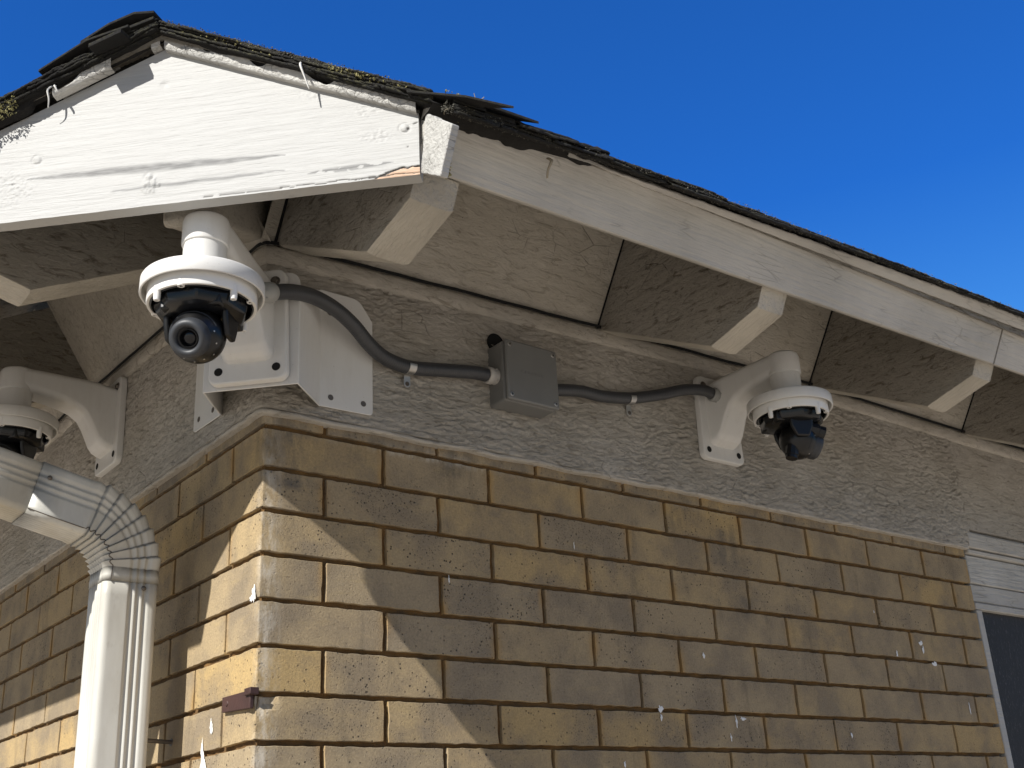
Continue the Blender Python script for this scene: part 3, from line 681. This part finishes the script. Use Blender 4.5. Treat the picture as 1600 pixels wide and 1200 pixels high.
slab(1.9535, 3.15, -1.2, -.1285, .016, .004, 'insect_screen', M['screen'], 0)
slab(1.93, 3.2, -1.24, -1.201, -.03, .08, 'sill', M['trim_x'])
# ---------------------------------------------------------------- things fixed to the wall
rb = MB(); rb.prism([(-.001, .002, -.402), (-.001, .0955, -.4005), (-.001, .0950, -.4225), (-.001, .002, -.4275)], (-.006, 0, 0))
rb.box((-.004, .004, -.404), .014, .02, .01)
rust = rb.build('metal_strap', M['rust'], None, bevel=.0012)
tag(rust, 'rusty brown metal strap end set in the brick joint at the wall corner', 'metal strap')
sc = MB(); sc.lathe([(.0, .0018), (.0035, .0014), (.0045, 0)], Matrix.Translation((-.007, .078, -.4115)) @ Matrix.Rotation(-math.pi / 2, 4, 'Y'), 14); sc.build('screw', M['rust'], rust)
# splashes of white paint on the brick
def splash(p, z, w, h, sd):
    mb = MB(); c = []
    for k in range(26):
        a = 2 * math.pi * k / 26; r = 1 + .8 * n1(math.cos(a) * 2 + sd, math.sin(a) * 2, sd); c.append((p + math.cos(a) * w * r, z + math.sin(a) * h * r))
    ctr = wrap(p, z, .0022, .004); pts = [wrap(a, b, .0014) for a, b in c]
    mb.add([ctr] + pts, [(0, i + 1, (i + 1) % 26 + 1) for i in range(26)])
    return mb.build('paint_splash', M['white'], house, smooth=True)
for p, z, w, h in ((-.165, -.492, .010, .016), (-.17, -.53, .017, .020), (-.172, -.468, .004, .014), (-.143, -.437, .005, .010), (-.012, -.262, .006, .010), (-.02, -.268, .005, .004),
                   (.80, -.405, .006, .006), (.80, -.42, .0025, .006), (1.00, -.42, .0025, .010), (1.02, -.415, .008, .003), (1.66, -.23, .006, .006), (1.665, -.245, .003, .01), (1.56, -.26, .004, .006), (1.70, -.275, .008, .006),
                   (.34, -.21, .0015, .006), (.62, -.12, .001, .007), (1.81, -.37, .002, .012), (.93, -.30, .003, .005), (.98, -.45, .002, .006), (1.35, -.44, .003, .005), (.70, -.5, .002, .005), (1.5, -.17, .002, .003)):
    splash(p, z, w, h, p * 7 + z)
# ---------------------------------------------------------------- downpipe
pipe = empty('downpipe', (-.10, .27, GZ), 'white ribbed rectangular downpipe with a crimped elbow beside the wall corner', 'downpipe')
PU, PV = .044, .040      # half sizes along u (x) and v (y)
def rect_prof(n=132, fu=0., sc=1.):
    out = []
    per = [(1, 0), (0, 1), (-1, 0), (0, -1)]
    hu, hv, r = PU * sc, PV * sc, .011
    pts = []
    def arc(cx, cy, a0): return [(cx + r * math.cos(a0 + math.pi / 2 * k / 6), cy + r * math.sin(a0 + math.pi / 2 * k / 6), 0) for k in range(7)]
    def side(a, b, ribs, dep, n=34):
        o = []
        for k in range(1, n):
            t = k / n; x = a[0] + (b[0] - a[0]) * t; y = a[1] + (b[1] - a[1]) * t; w = 0
            for (c, hw) in ribs:
                q = abs(t - c) / hw
                if q < 1: w = max(w, .5 + .5 * math.cos(math.pi * q))
            o.append((x, y, -w * dep))
        return o
    broad = [(.17, .085), (.34, .085), (.51, .085)]; fine_ = [(.12, .06), (.27, .06), (.42, .06), (.57, .06), (.72, .06), (.87, .06)]
    # x = local u (out of the wall is -x), y = v. start at (+hu, -hv) corner going counter clockwise
    a = arc(hu - r, hv - r, 0); b = arc(-hu + r, hv - r, math.pi / 2); c = arc(-hu + r, -hv + r, math.pi); d = arc(hu - r, -hv + r, 1.5 * math.pi)
    seq = []
    nrm = []
    for blk, nv, nx, rb_, dp in ((a, (0, 1), b, broad, .0032), (b, (-1, 0), c, fine_, .0016), (c, (0, -1), d, [(1 - q, w) for q, w in broad], .0036), (d, (1, 0), a, fine_, .0016)):
        for q in blk: seq.append((q[0], q[1]))
        for q in side(blk[-1], nx[0], rb_, dp): seq.append((q[0] + nv[0] * q[2], q[1] + nv[1] * q[2]))
    return seq
prof = rect_prof()
def pipe_run(stations, name, scale_fn=lambda i: 1., mat='pipe', caps=False, dirt=lambda i: 0.):
    # stations: list of (centre, angle) ; angle = direction of travel in the x-z plane measured from straight up toward -x
    mb = MB(); rows = []
    for i, (c, a) in enumerate(stations):
        ux = Vector((math.cos(a), 0, math.sin(a))); s = scale_fn(i)
        rows.append([Vector(c) + ux * (x * s) + Vector((0, y * s, 0)) for x, y in prof])
    mb.grid(rows, True)
    if caps: mb.cap(rows[0]); mb.cap(rows[-1])
    at_ = [(dirt(i), 0, 0) for i in range(len(stations)) for _ in prof]
    o = mb.build(name, M[mat], pipe, smooth=True, angle=50, attr=at_)
    sm = o.modifiers.new('s', 'SOLIDIFY'); sm.thickness = .0007; sm.offset = -1
    return o
pc = Vector((-.1045, .271, 0)); zE = -.187; RB = .094; aEnd = math.radians(77)
vert = [((pc.x + .0006 * n1(z * 3), pc.y, z), 0.) for z in [GZ + .05 + (zE - .012 - GZ - .05) * k / 60 for k in range(61)]]
pipe_run(vert, 'straight_pipe', lambda i: 1 - .006 * max(0, n1(i * .6)))
cc = Vector((pc.x - RB, pc.y, zE)); st = [((pc.x, pc.y, zE - .022), 0.), ((pc.x, pc.y, zE - .012), 0.)]; N = 96
for k in range(N + 1):
    a = aEnd * k / N; st.append((cc + Vector((math.cos(a), 0, math.sin(a))) * RB, a))
def crimp(i):
    k = i - 2
    if k < 0 or k > N: return 1.022
    t = (k / N * 7.5) % 1; return 1.000 + .105 * (t if t < .9 else (1 - t) / .1 * .9)
dr = Vector((-math.sin(aEnd), 0, math.cos(aEnd))); e = st[-1][0]
for d in (.01, .05, .092): st.append((e + dr * d, aEnd))
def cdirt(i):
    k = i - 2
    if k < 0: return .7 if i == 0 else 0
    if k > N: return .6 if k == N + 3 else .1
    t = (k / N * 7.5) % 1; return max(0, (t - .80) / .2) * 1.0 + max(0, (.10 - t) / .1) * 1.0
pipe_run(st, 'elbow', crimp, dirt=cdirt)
e2 = e + dr * .088
pipe_run([(e2 + dr * d, aEnd) for d in (0, .1, .2, .3, .36)], 'offset_pipe', lambda i: .985)
for (c, d) in (((pc.x + .018, pc.y - PV * 1.0 - .0005, zE - .030), Vector((0, -1, 0))), (tuple(e + dr * .082 + Vector((.01, -PV * 1.02 - .0005, .018))), Vector((0, -1, 0)))):
    mb = MB(); mb.lathe([(.0, .0022), (.0022, .002), (.0036, .0008), (.0040, 0)], Matrix.Translation(c) @ Matrix.Rotation(math.pi / 2, 4, 'X'), 16); mb.build('screw', M['bolt'], pipe, smooth=True)
# seam down the side of elbow
mb = MB(); sp_ = []
for (c, a), i in zip(st, range(len(st))):
    s = crimp(i) if 2 <= i < 2 + N else 1.022; ux = Vector((math.cos(a), 0, math.sin(a))); sp_.append(Vector(c) + ux * (-PU * .80 * s + .002 * math.sin(i * .49)) + Vector((0, -PV * s - .0003, 0)))
mb.tube(sp_, .0008, 6); mb.build('seam', M['bolt'], pipe)
mb = MB(); mb.tube([(0.006, .296, -.4432), (-.06, .292, -.4405)], .0035, 10); mb.lathe([(0.0, 0), (.006, 0), (.007, -.004)], Matrix.Translation((-.001, .296, -.4432)) @ Matrix.Rotation(-math.pi / 2, 4, 'Y'), 14)
mb.build('standoff_pin', M['bolt'], pipe, smooth=True)
# ---------------------------------------------------------------- camera brackets (local frame: -Y out of the wall, origin on the wall, flange rim at z=0)
DD = .195
def rrect(hw, hh, r, n=6, top=1.):
    out = []
    for cx, cz, a0 in ((hw - r, hh - r, 0), (-hw + r, hh - r, 90), (-hw + r, -hh + r, 180), (hw - r, -hh + r, 270)):
        for k in range(n + 1):
            a = math.radians(a0 + 90 * k / n); x = cx + r * math.cos(a); z = cz + r * math.sin(a); out.append((x * (top if z > 0 else 1), z))
    return out
def make_bracket(label, loc, rot):
    t = empty('camera_bracket', loc, label, 'bracket', 'white wall brackets holding the dome cameras'); t.rotation_euler = (0, 0, rot); t.rotation_mode = 'XYZ'
    bpy.context.view_layer.update() if False else None
    W_ = Matrix.Translation(loc) @ Matrix.Rotation(rot, 4, 'Z')
    def B(mb, *a, **k): mb.v = [tuple(W_ @ Vector(v)) for v in mb.v]; return mb.build(*a, **k)
    zc = .042; o_ = [(x * (1 - .10 * max(0, z) / .093), z) for x, z in rrect(.062, .093, .014)]
    mb = MB(); rows = [[(x * k, -y, zc + z * (1 - (1 - k) * .7)) for x, z in o_] for y, k in ((.0, 1.0), (.0085, 1.0), (.0115, .985), (.0125, .955))]
    mb.grid(rows, True); mb.cap(rows[0]); mb.cap(rows[-1]); bp_ = B(mb, 'base_plate', M['powder'], t, smooth=True, angle=40)
    for x, z in ((-.045, -.031), (.045, -.031), (-.040, .114), (.040, .114)):
        mb = MB(); mt = Matrix.Translation((x, -.0128, z)) @ Matrix.Rotation(math.pi / 2, 4, 'X')
        mb.lathe([(0, .0005), (.0062, .0005), (.0066, .0001)], mt, 24); B(mb, 'bolt_hole', M['hole'], bp_, smooth=True)
        mb = MB(); mb.lathe([(0, .001 if z > 0 else -.001), (.0036, .001 if z > 0 else -.001), (.0046, -.002)], mt, 6 if z > 0 else 16)
        if z > 0: mb.lathe([(0, .0045), (.0045, .0045), (.0055, .0035), (.0058, .0005)], mt, 6); mb.lathe([(.0058, .0012), (.0078, .001), (.008, .0001)], mt, 20)
        B(mb, 'bolt', M['bolt'], bp_)
    # arm loft
    secs = [(.012, -.020, .113, .0400), (.022, -.018, .115, .0385), (.032, -.013, .117, .0370), (.040, -.004, .119, .0355), (.048, .012, .1205, .0345), (.057, .030, .1215, .0335), (.068, .046, .122, .0330), (.084, .057, .1225, .0328), (.105, .064, .1226, .0327), (.135, .0705, .1228, .0326), (.165, .075, .1228, .0325), (.195, .0785, .1228, .0322)]
    P = []
    for i in range(len(secs) - 1):
        for k in range(4):
            t_ = k / 4; P.append(tuple(a + (b - a) * t_ for a, b in zip(secs[i], secs[i + 1])))
    P.append(secs[-1]); rows = []
    for (y, lo, hi, hw) in P:
        r = min(.014, (hi - lo) / 2 * .8); rows.append([(x, -y, (lo + hi) / 2 + z) for x, z in rrect(hw, (hi - lo) / 2, r, 6)])
    mb = MB(); mb.grid(rows, True); mb.cap(rows[-1]); arm = B(mb, 'arm', M['powder'], t, smooth=True, angle=70)
    # hood: vertical cylinder with chamfered top and a moulded rim line
    mb = MB(); mt = Matrix.Translation((0, -DD, 0))
    mb.lathe([(0, .123), (.022, .1230), (.0275, .1218), (.0312, .1185), (.0327, .113), (.0327, .080), (.0320, .0782), (.0302, .0770), (.0300, .06), (.0300, .012)], mt, 56)
    B(mb, 'hood', M['powder'], arm, smooth=True, angle=28)
    mb = MB(); mb.lathe([(.028, .025), (.050, .0240), (.079, .0225), (.0822, .0215), (.0834, .0195), (.0838, .001), (.0832, 0), (.0812, 0), (.0806, .0015), (.0803, .0175), (.074, .0190), (.02, .0190)], mt, 96)
    B(mb, 'flange', M['powder'], t, smooth=True, angle=50)
    return t
def make_camera(label, bloc, rot, look, tilt_pts, interior=True):
    W_ = Matrix.Translation(bloc) @ Matrix.Rotation(rot, 4, 'Z') @ Matrix.Translation((0, -DD, 0)); c0 = W_ @ Vector((0, 0, 0))
    t = empty('security_camera', c0, label, 'security camera', 'dome security cameras under the brackets')
    def B(mb, *a, **k): mb.v = [tuple(Matrix.Translation(c0) @ Vector(v)) for v in mb.v]; return mb.build(*a, **k)
    mb = MB(); mb.lathe([(.0725, .017), (.0735, .004), (.0738, -.013), (.0730, -.0155), (.0710, -.0162), (.0692, -.0155), (.0685, -.010), (.0685, .012)], Matrix(), 96)
    hs = B(mb, 'housing_ring', M['plastic'], t, smooth=True, angle=50)
    mb = MB(); mb.lathe([(.0670, -.013), (.0672, -.0125), (.0678, .010), (0, .011)], Matrix(), 64); mb.lathe([(.0690, -.0148), (.0670, -.0168), (.0655, -.0148), (.0668, -.012)], Matrix(), 80); B(mb, 'inner_gasket', M['black'], t, smooth=True, angle=40)
    for i, a in enumerate(tilt_pts):
        a = math.radians(a); x, y = .0715 * math.cos(a), .0715 * math.sin(a)
        mb = MB(); mb.lathe([(.0047, -.008), (.0048, -.024), (.0042, -.0285), (.0026, -.0292), (.0024, -.0265), (0, -.0265)], Matrix.Translation((x * .985, y * .985, 0)), 18); B(mb, 'mounting_post', M['plastic'], hs, smooth=True, angle=45)
        # key slot bumps in the ring
        a += .55; mb = MB(); mb.lathe([(.0052, -.002), (.0050, -.0168), (.0042, -.0172), (.0026, -.0172), (.0024, -.015), (0, -.015)], Matrix.Translation((.0690 * math.cos(a), .0690 * math.sin(a), 0)), 18); B(mb, 'screw_boss', M['plastic'], hs, smooth=True, angle=45)
    lk = Vector(look).normalized(); az = Vector((lk.x, lk.y, 0)).normalized(); sd = Vector((-az.y, az.x, 0))
    # gimbal body: faceted drum, yoke arms
    mb = MB(); mb.lathe([(.062, .009), (.0635, -.018), (.0600, -.030), (.048, -.036), (0, -.036)], Matrix(), 9); B(mb, 'camera_body', M['black'], t, bevel=.002)
    R3 = Matrix((sd, az, Vector((0, 0, 1)))).transposed()
    yk = MB()
    for q in (-1, 1):
        yk.prism([R3 @ Vector((q * .0365, y, z)) for y, z in ((-.026, -.018), (.026, -.018), (.022, -.046), (.013, -.067), (-.013, -.067), (-.022, -.046))], R3 @ Vector((q * .0085, 0, 0)))
        yk.prism([R3 @ Vector((q * .028 + x, y, -.014)) for x, y in ((-.014, -.050), (.014, -.050), (.018, -.02), (.018, .02), (.014, .044), (-.014, .044))], (0, 0, -.020))
    B(yk, 'yoke', M['blackm'], t, bevel=.003, seg=2)
    bc = Vector((0, 0, -.062)) + az * .008
    mb = MB(); q = lk.to_track_quat('Z', 'Y').to_matrix().to_4x4(); mt = Matrix.Translation(bc) @ q
    pr = [(0, -.0365)] + [(.0375 * math.sin(math.radians(a)), -.0375 * math.cos(math.radians(a))) for a in range(12, 135, 6)] + [(.0270, .0262), (.0262, .0255)]
    mb.lathe(pr, mt, 64); ball = B(mb, 'camera_ball', M['ball'], t, smooth=True, angle=50)
    mb = MB(); mb.lathe([(.0272, .022), (.0268, .0335), (.0255, .0395), (.0225, .0430), (.0190, .0436), (.0162, .0422), (.0150, .039), (.0146, .028)], mt, 64); B(mb, 'lens_ring', M['ring'], ball, smooth=True, angle=60)
    mb = MB(); mb.lathe([(.0150, .0345), (.0128, .0340), (.0125, .0362), (.0112, .0366), (.0106, .034), (.0104, .0325)], mt, 48); B(mb, 'lens_barrel', M['blackm'], ball, smooth=True, angle=30)
    mb = MB(); mb.lathe([(.0104, .0325), (.009, .0340), (.006, .0355), (.003, .0362), (0, .0364)], mt, 40); B(mb, 'lens_glass', M['glass'], ball, smooth=True)
    if not interior:
        for p_, d_, r_, l_ in ((Vector((-.018, -.004, -.088)), Vector((-.25, .1, -1)), .0135, .016), (Vector((.012, -.030, -.045)), Vector((.9, -.5, -.3)), .015, .030)):
            m2 = Matrix.Translation(p_) @ d_.to_track_quat('Z', 'Y').to_matrix().to_4x4(); mb = MB(); mb.lathe([(0, -.02), (r_, -.02), (r_, l_ * .55), (r_ * .86, l_ * .6), (r_ * .86, l_), (0, l_)], m2, 10); B(mb, 'adjustment_knob', M['blackm'], t, smooth=True, angle=30)
    # stepped collar behind the lens ring and bright screws round the ball
    mb = MB(); pr2 = [(.0285, .0215), (.0300, .0205), (.0322, .0180), (.0335, .0150), (.0348, .0140)]
    n = 40; rows = [[mt @ Vector((r * math.cos(a), r * math.sin(a), z + .0012)) for a in [math.radians(20 + 200 * k / n) for k in range(n + 1)]] for r, z in pr2]
    mb.grid(rows); B(mb, 'collar', M['ring'], ball, smooth=True, angle=30)
    for a, b in ((-70, 60), (-48, 68), (-95, 62), (-20, 60), (10, 56), (-120, 55), (165, 58)):
        a, b = math.radians(a), math.radians(b); d = Vector((math.sin(b) * math.cos(a), math.sin(b) * math.sin(a), math.cos(b))); p = mt @ (d * .0372)
        mb = MB(); mb.lathe([(0, .0008), (.0012, .0006), (.0014, -.0004)], Matrix.Translation(p) @ (q.to_3x3() @ d).to_track_quat('Z', 'Y').to_matrix().to_4x4(), 10); B(mb, 'screw', M['metal'], ball, smooth=True)
    return t
# corner mount plate (folded sheet) that carries the first bracket
ca = Vector((-.0987, .0075, 0)); cb = Vector((.0075, -.0987, 0)); wl, wr = Vector((-.0145, .0897, 0)), Vector((.0897, -.0145, 0))
plate = empty('corner_mount', (0, 0, .13), 'folded white steel corner mount plate behind the big dome camera bracket', 'mounting plate')
def sheet(pts, nrm, name, holes=()):
    mb = MB(); mb.prism(pts, Vector(nrm) * .0026); o = mb.build(name, M['powder'], plate, bevel=.0009)
    for h in holes:
        m_ = Matrix.Translation(Vector(h) + Vector(nrm) * .0029) @ Vector(nrm).to_track_quat('Z', 'Y').to_matrix().to_4x4()
        mb = MB(); mb.lathe([(0, -.0002), (.0044, -.0002), (.0050, .0003)], m_, 20); mb.build('bolt_hole', M['bolt'], o, smooth=True)
    return o
def rc(a, b, c, r, k=5):   # rounded corner at b
    a, b, c = Vector(a), Vector(b), Vector(c); p = b + (a - b).normalized() * r; q = b + (c - b).normalized() * r
    return [p.lerp(b, t / k).lerp(b.lerp(q, t / k), t / k) for t in range(k + 1)]
V3 = lambda p, z: Vector((p.x, p.y, z))
d1 = (cb - ca).normalized()
cpoly = [V3(ca, .0346), V3(cb, .0346)] + rc(V3(cb, .0346), V3(cb, .222), V3(cb - d1 * .05, .231), .02) + rc(V3(ca + d1 * .05, .231), V3(ca, .222), V3(ca, .0346), .02)
ctr_pl = sheet(cpoly, (-A, -A, 0), 'centre_plate')
for sgn, c_, w_ in ((1, cb, wr), (-1, ca, wl)):
    wn = Vector((0, -1, 0)) if sgn > 0 else Vector((-1, 0, 0)); e_ = Vector((.1865, -.0145, 0)) if sgn > 0 else Vector((-.0145, .2375, 0)); wi = w_
    if sgn < 0: wi = Vector((-.0145, .1323, 0)); wi = wi
    ret_n = Vector((A, -A, 0)) if sgn > 0 else Vector((-A, A, 0))
    if sgn > 0:
        sheet([V3(cb, .0346), V3(wr, .0435), V3(wr, .252), V3(cb, .2)], ret_n * -1, 'side_plate')
        wr = wr + Vector((-.0035, 0, 0)); wpoly = [V3(wr, .0435)] + rc(V3(wr, .0435), V3(e_, .0447), V3(e_, .2), .008) + [V3(e_, .215)] + rc(V3(e_, .22), V3(Vector((.158, -.0145, 0)), .252), V3(wr, .252), .012) + [V3(wr, .252)]
        sheet(wpoly, wn, 'wing', [(.107, -.0145, .0614), (.168, -.0145, .0623), (.1043, -.0145, .2126)])
    else:
        sheet([V3(ca, .0346), V3(wi, .0561), V3(wi, .252), V3(ca, .2)], ret_n * -1, 'side_plate')
        wpoly = [V3(wi, .0561)] + rc(V3(wi, .0561), V3(e_, .0588), V3(e_, .2), .008) + rc(V3(e_, .16), V3(e_, .252), V3(wi, .252), .02) + [V3(wi, .252)]
        sheet(wpoly, wn, 'wing', [(-.0145, .158, .075), (-.0145, .215, .077)])
O1 = Vector((-.0477, -.0477, .090)); O2 = Vector((1.035, -.0135, .1525)); O3 = Vector((-.0135, .655, .165))
o1 = O1 + Vector((-A, -A, 0)) * .0028
make_bracket('white gooseneck bracket bolted to the folded corner plate, nearest of the three', o1, -math.pi / 4)
make_bracket('white gooseneck bracket on the right wall, conduit entering its left side', O2, 0)
make_bracket('white gooseneck bracket on the left wall above the downpipe elbow', O3, -math.pi / 2)
tc = (CAM - (o1 + Vector((-A, -A, 0)) * DD + Vector((0, 0, -.07)))).normalized()
look1 = tc + Vector(R0[0]) * -.34 - Vector(R0[1]) * -.08
make_camera('large dome camera without its cover, black ball lens looking at the viewer', o1, -math.pi / 4, look1, (-78, -168, 12, 100))
make_camera('smaller dome camera on the right wall with its black ball turned away', O2, 0, (.80, -.42, -.34), (-95, -175, -8, 85), False)
make_camera('dome camera at the left edge partly hidden behind the downpipe elbow', O3, -math.pi / 2, (-.6, -.5, -.5), (-60, -150, 30, 120))
# ---------------------------------------------------------------- junction box
jb = empty('junction_box', (.4925, -.0135, .168), 'square grey plastic junction box with four lid screws, between two dark conduits', 'junction box')
x0, x1, z0, z1 = .4345, .5535, .1095, .2265
mb = MB(); mb.prism([(x0, -.006, z0), (x1, -.006, z0), (x1, -.006, z1), (x0, -.006, z1)], (0, -.0510, 0)); bd = mb.build('box_body', M['boxm'], jb, bevel=.005, seg=3)
mb = MB(); mb.prism([(x0 + .003, -.057, z0 + .003), (x1 - .003, -.057, z0 + .003), (x1 - .003, -.057, z1 - .003), (x0 + .003, -.057, z1 - .003)], (0, -.0015, 0)); mb.build('gasket', M['hole'], jb)
mb = MB(); mb.prism([(x0, -.0585, z0), (x1, -.0585, z0), (x1, -.0585, z1), (x0, -.0585, z1)], (0, -.0085, 0)); lid = mb.build('lid', M['boxm'], jb, bevel=.004, seg=4)
for x in (x0 + .009, x1 - .009):
    for z in (z0 + .010, z1 - .010):
        mt = Matrix.Translation((x, -.0668, z)) @ Matrix.Rotation(math.pi / 2, 4, 'X'); mb = MB(); mb.lathe([(0, .0008), (.0022, .0012), (.0040, .001), (.0046, .0)], mt, 18); s_ = mb.build('lid_screw', M['metal'], lid, smooth=True, angle=50)
        mb = MB(); mb.box((x, -.0680, z), .0042, .0004, .0009); mb.box((x, -.0681, z), .0009, .0004, .0042); mb.build('screw_slot', M['hole'], s_)
# faint raised lettering on the lid is illegible; raised bars keep its look
mb = MB()
for k, (w, h) in enumerate(((.006, .006), (.003, .009), (.007, .006), (.004, .009), (.007, .008), (.003, .008), (.006, .007))): 
    cx = .470 + k * .0078; mb.box((cx, -.0671, .170), w * .8, .0006, .0012); mb.box((cx, -.0671, .170 - h * .5), w * .7, .0006, .0012); mb.box((cx - w * .35, -.0671, .170 - h * .25), .001, .0006, h * .5)
mb.build('embossed_mark', M['boxm'], lid)
hole = MB(); hole.lathe([(0, 0), (.019, 0), (.0195, .002)], Matrix.Translation((.4515, -.0142, .2395)) @ Matrix.Rotation(math.pi / 2, 4, 'X'), 28); hole.build('wall_hole', M['hole'], house)
def fitting(c, d, name, par, mat='fit', r=.0145, Ln=.022, lab=True):
    mt = Matrix.Translation(c) @ Vector(d).to_track_quat('Z', 'Y').to_matrix().to_4x4(); mb = MB()
    mb.lathe([(.0, 0), (r * .85, 0), (r, .002), (r, Ln * .55), (r * 1.08, Ln * .6), (r * 1.08, Ln - .002), (r, Ln), (.0112, Ln)], mt, 28)
    for k in range(8):
        a = k * math.pi / 4; q = mt @ Vector((math.cos(a) * r * 1.03, math.sin(a) * r * 1.03, Ln * .3)); mb.box(q, .0022, .0022, .0022)
    return mb.build(name, M[mat], par, smooth=True, angle=35)
M['fit2'] = mat_simple('pale_fitting', (.42, .40, .37), .45)
fitting((x0 + .001, -.034, .1610), (-1, 0, 0), 'conduit_fitting', jb, 'fit2'); fitting((x1 - .001, -.034, .1635), (1, 0, 0), 'conduit_fitting', jb, 'fit', .0125, .012)
# ---------------------------------------------------------------- conduits
def ray_y(px, py, y):
    d = Vector(R0[0]) * ((px - 800) / 1807.534) + Vector(R0[1]) * ((py - 600) / 1807.534) + Vector(R0[2]); return CAM + d * ((y - CAM.y) / d.y)
def conduit(pts, label, loc):
    P = spline(pts, 24); o = empty('conduit', loc, label, 'conduit', 'dark conduits along the right wall')
    q = [P[0]]
    for p in P[1:]:
        while (p - q[-1]).length > .0011: q.append(q[-1] + (p - q[-1]).normalized() * .0011)
    mb = MB(); rr_ = .0123 if 'thick' in label else .0118; mb.tube(q, rr_, 24, True, lambda i: rr_ - (.0003 if (i // 2) % 2 else 0)); mb.build('hose', M['cable'], o, smooth=True, angle=60); return o
PTS1 = [ray_y(*a) for a in ((424, 457, -.128), (455, 456, -.112), (490, 464, -.090), (524, 483, -.070), (552, 508, -.056), (575, 536, -.045), (598, 557, -.036), (625, 570, -.029), (650, 575.5, -.027), (700, 579, -.030), (740, 582, -.033))] + [Vector((.4165, -.034, .161))]
c1 = conduit(PTS1, 'thick dark grey flexible conduit curving from the corner bracket to the box', (.2, -.03, .15))
PTS2 = [Vector((.5645, -.034, .1635))] + [ray_y(*a) for a in ((905, 611, -.032), (940, 619, -.028), (985, 622, -.026), (1030, 617, -.030), (1070, 609, -.040), (1100, 610, -.050), (1113, 616, -.052))]
c2 = conduit(PTS2, 'thin looking dark grey conduit running from the box to the right bracket', (.8, -.03, .18))
# fittings on the bracket sides
f1 = fitting(PTS1[0] - (PTS1[1] - PTS1[0]).normalized() * .040, PTS1[1] - PTS1[0], 'conduit_fitting', c1, 'fit', .0145, .042)
f2 = fitting(PTS2[-1] + (PTS2[-1] - PTS2[-2]).normalized() * .016, PTS2[-2] - PTS2[-1], 'conduit_fitting', c2, 'fit', .0140, .018)
def clamp(c, d, label):
    d = Vector(d).normalized(); o = empty('conduit_clamp', (c.x, -.0135, c.z), label, 'clamp', 'metal clamps holding the conduits'); up = Vector((0, 0, 1)); up = (up - d * up.dot(d)).normalized(); n = d.cross(up)
    if n.y > 0: n = -n
    mb = MB(); rows = []
    for w, r in ((-.0072, .0120), (-.0072, .0132), (-.0045, .0138), (-.0022, .0130), (0, .0138), (.0022, .0130), (.0045, .0138), (.0072, .0132), (.0072, .0120)):
        rows.append([c + d * w + (up * math.cos(a) + n * math.sin(a)) * r for a in [math.radians(95 - 0 + -265 * k / 30 + 0) * -1 + math.pi for k in range(31)]])
    mb.grid(rows); mb.build('strap', M['metal'], o, smooth=True, angle=45)
    tip = c - up * .0125; mb = MB(); f_ = Vector((c.x, -.0155, c.z)) - up * .0275
    out = []
    a0 = Vector((tip.x, -.0175, tip.z)); side = Vector((d.x, 0, d.z)).normalized()
    for k in range(9): t_ = math.pi * k / 8; out.append(f_ - side * .0065 * math.cos(t_) - up * .0065 * math.sin(t_))
    mb.prism([a0 + side * .0065, a0 - side * .0065] + out, (0, -.0012, 0)); mb.build('tab', M['metal'], o, bevel=.0003)
    mt = Matrix.Translation(f_ + Vector((0, -.0012, 0))) @ Matrix.Rotation(math.pi / 2, 4, 'X'); mb = MB(); mb.lathe([(0, .0022), (.0018, .0022), (.0020, .001), (.0038, .0012), (.0044, 0)], mt, 16); mb.build('screw', M['bolt'], o, smooth=True, angle=35)
clamp(ray_y(640, 573, -.0275), PTS1[8] - PTS1[7], 'shiny metal clamp on the thick conduit left of the box')
clamp(ray_y(984, 622, -.0262), PTS2[3] - PTS2[2], 'shiny metal clamp on the conduit right of the box')
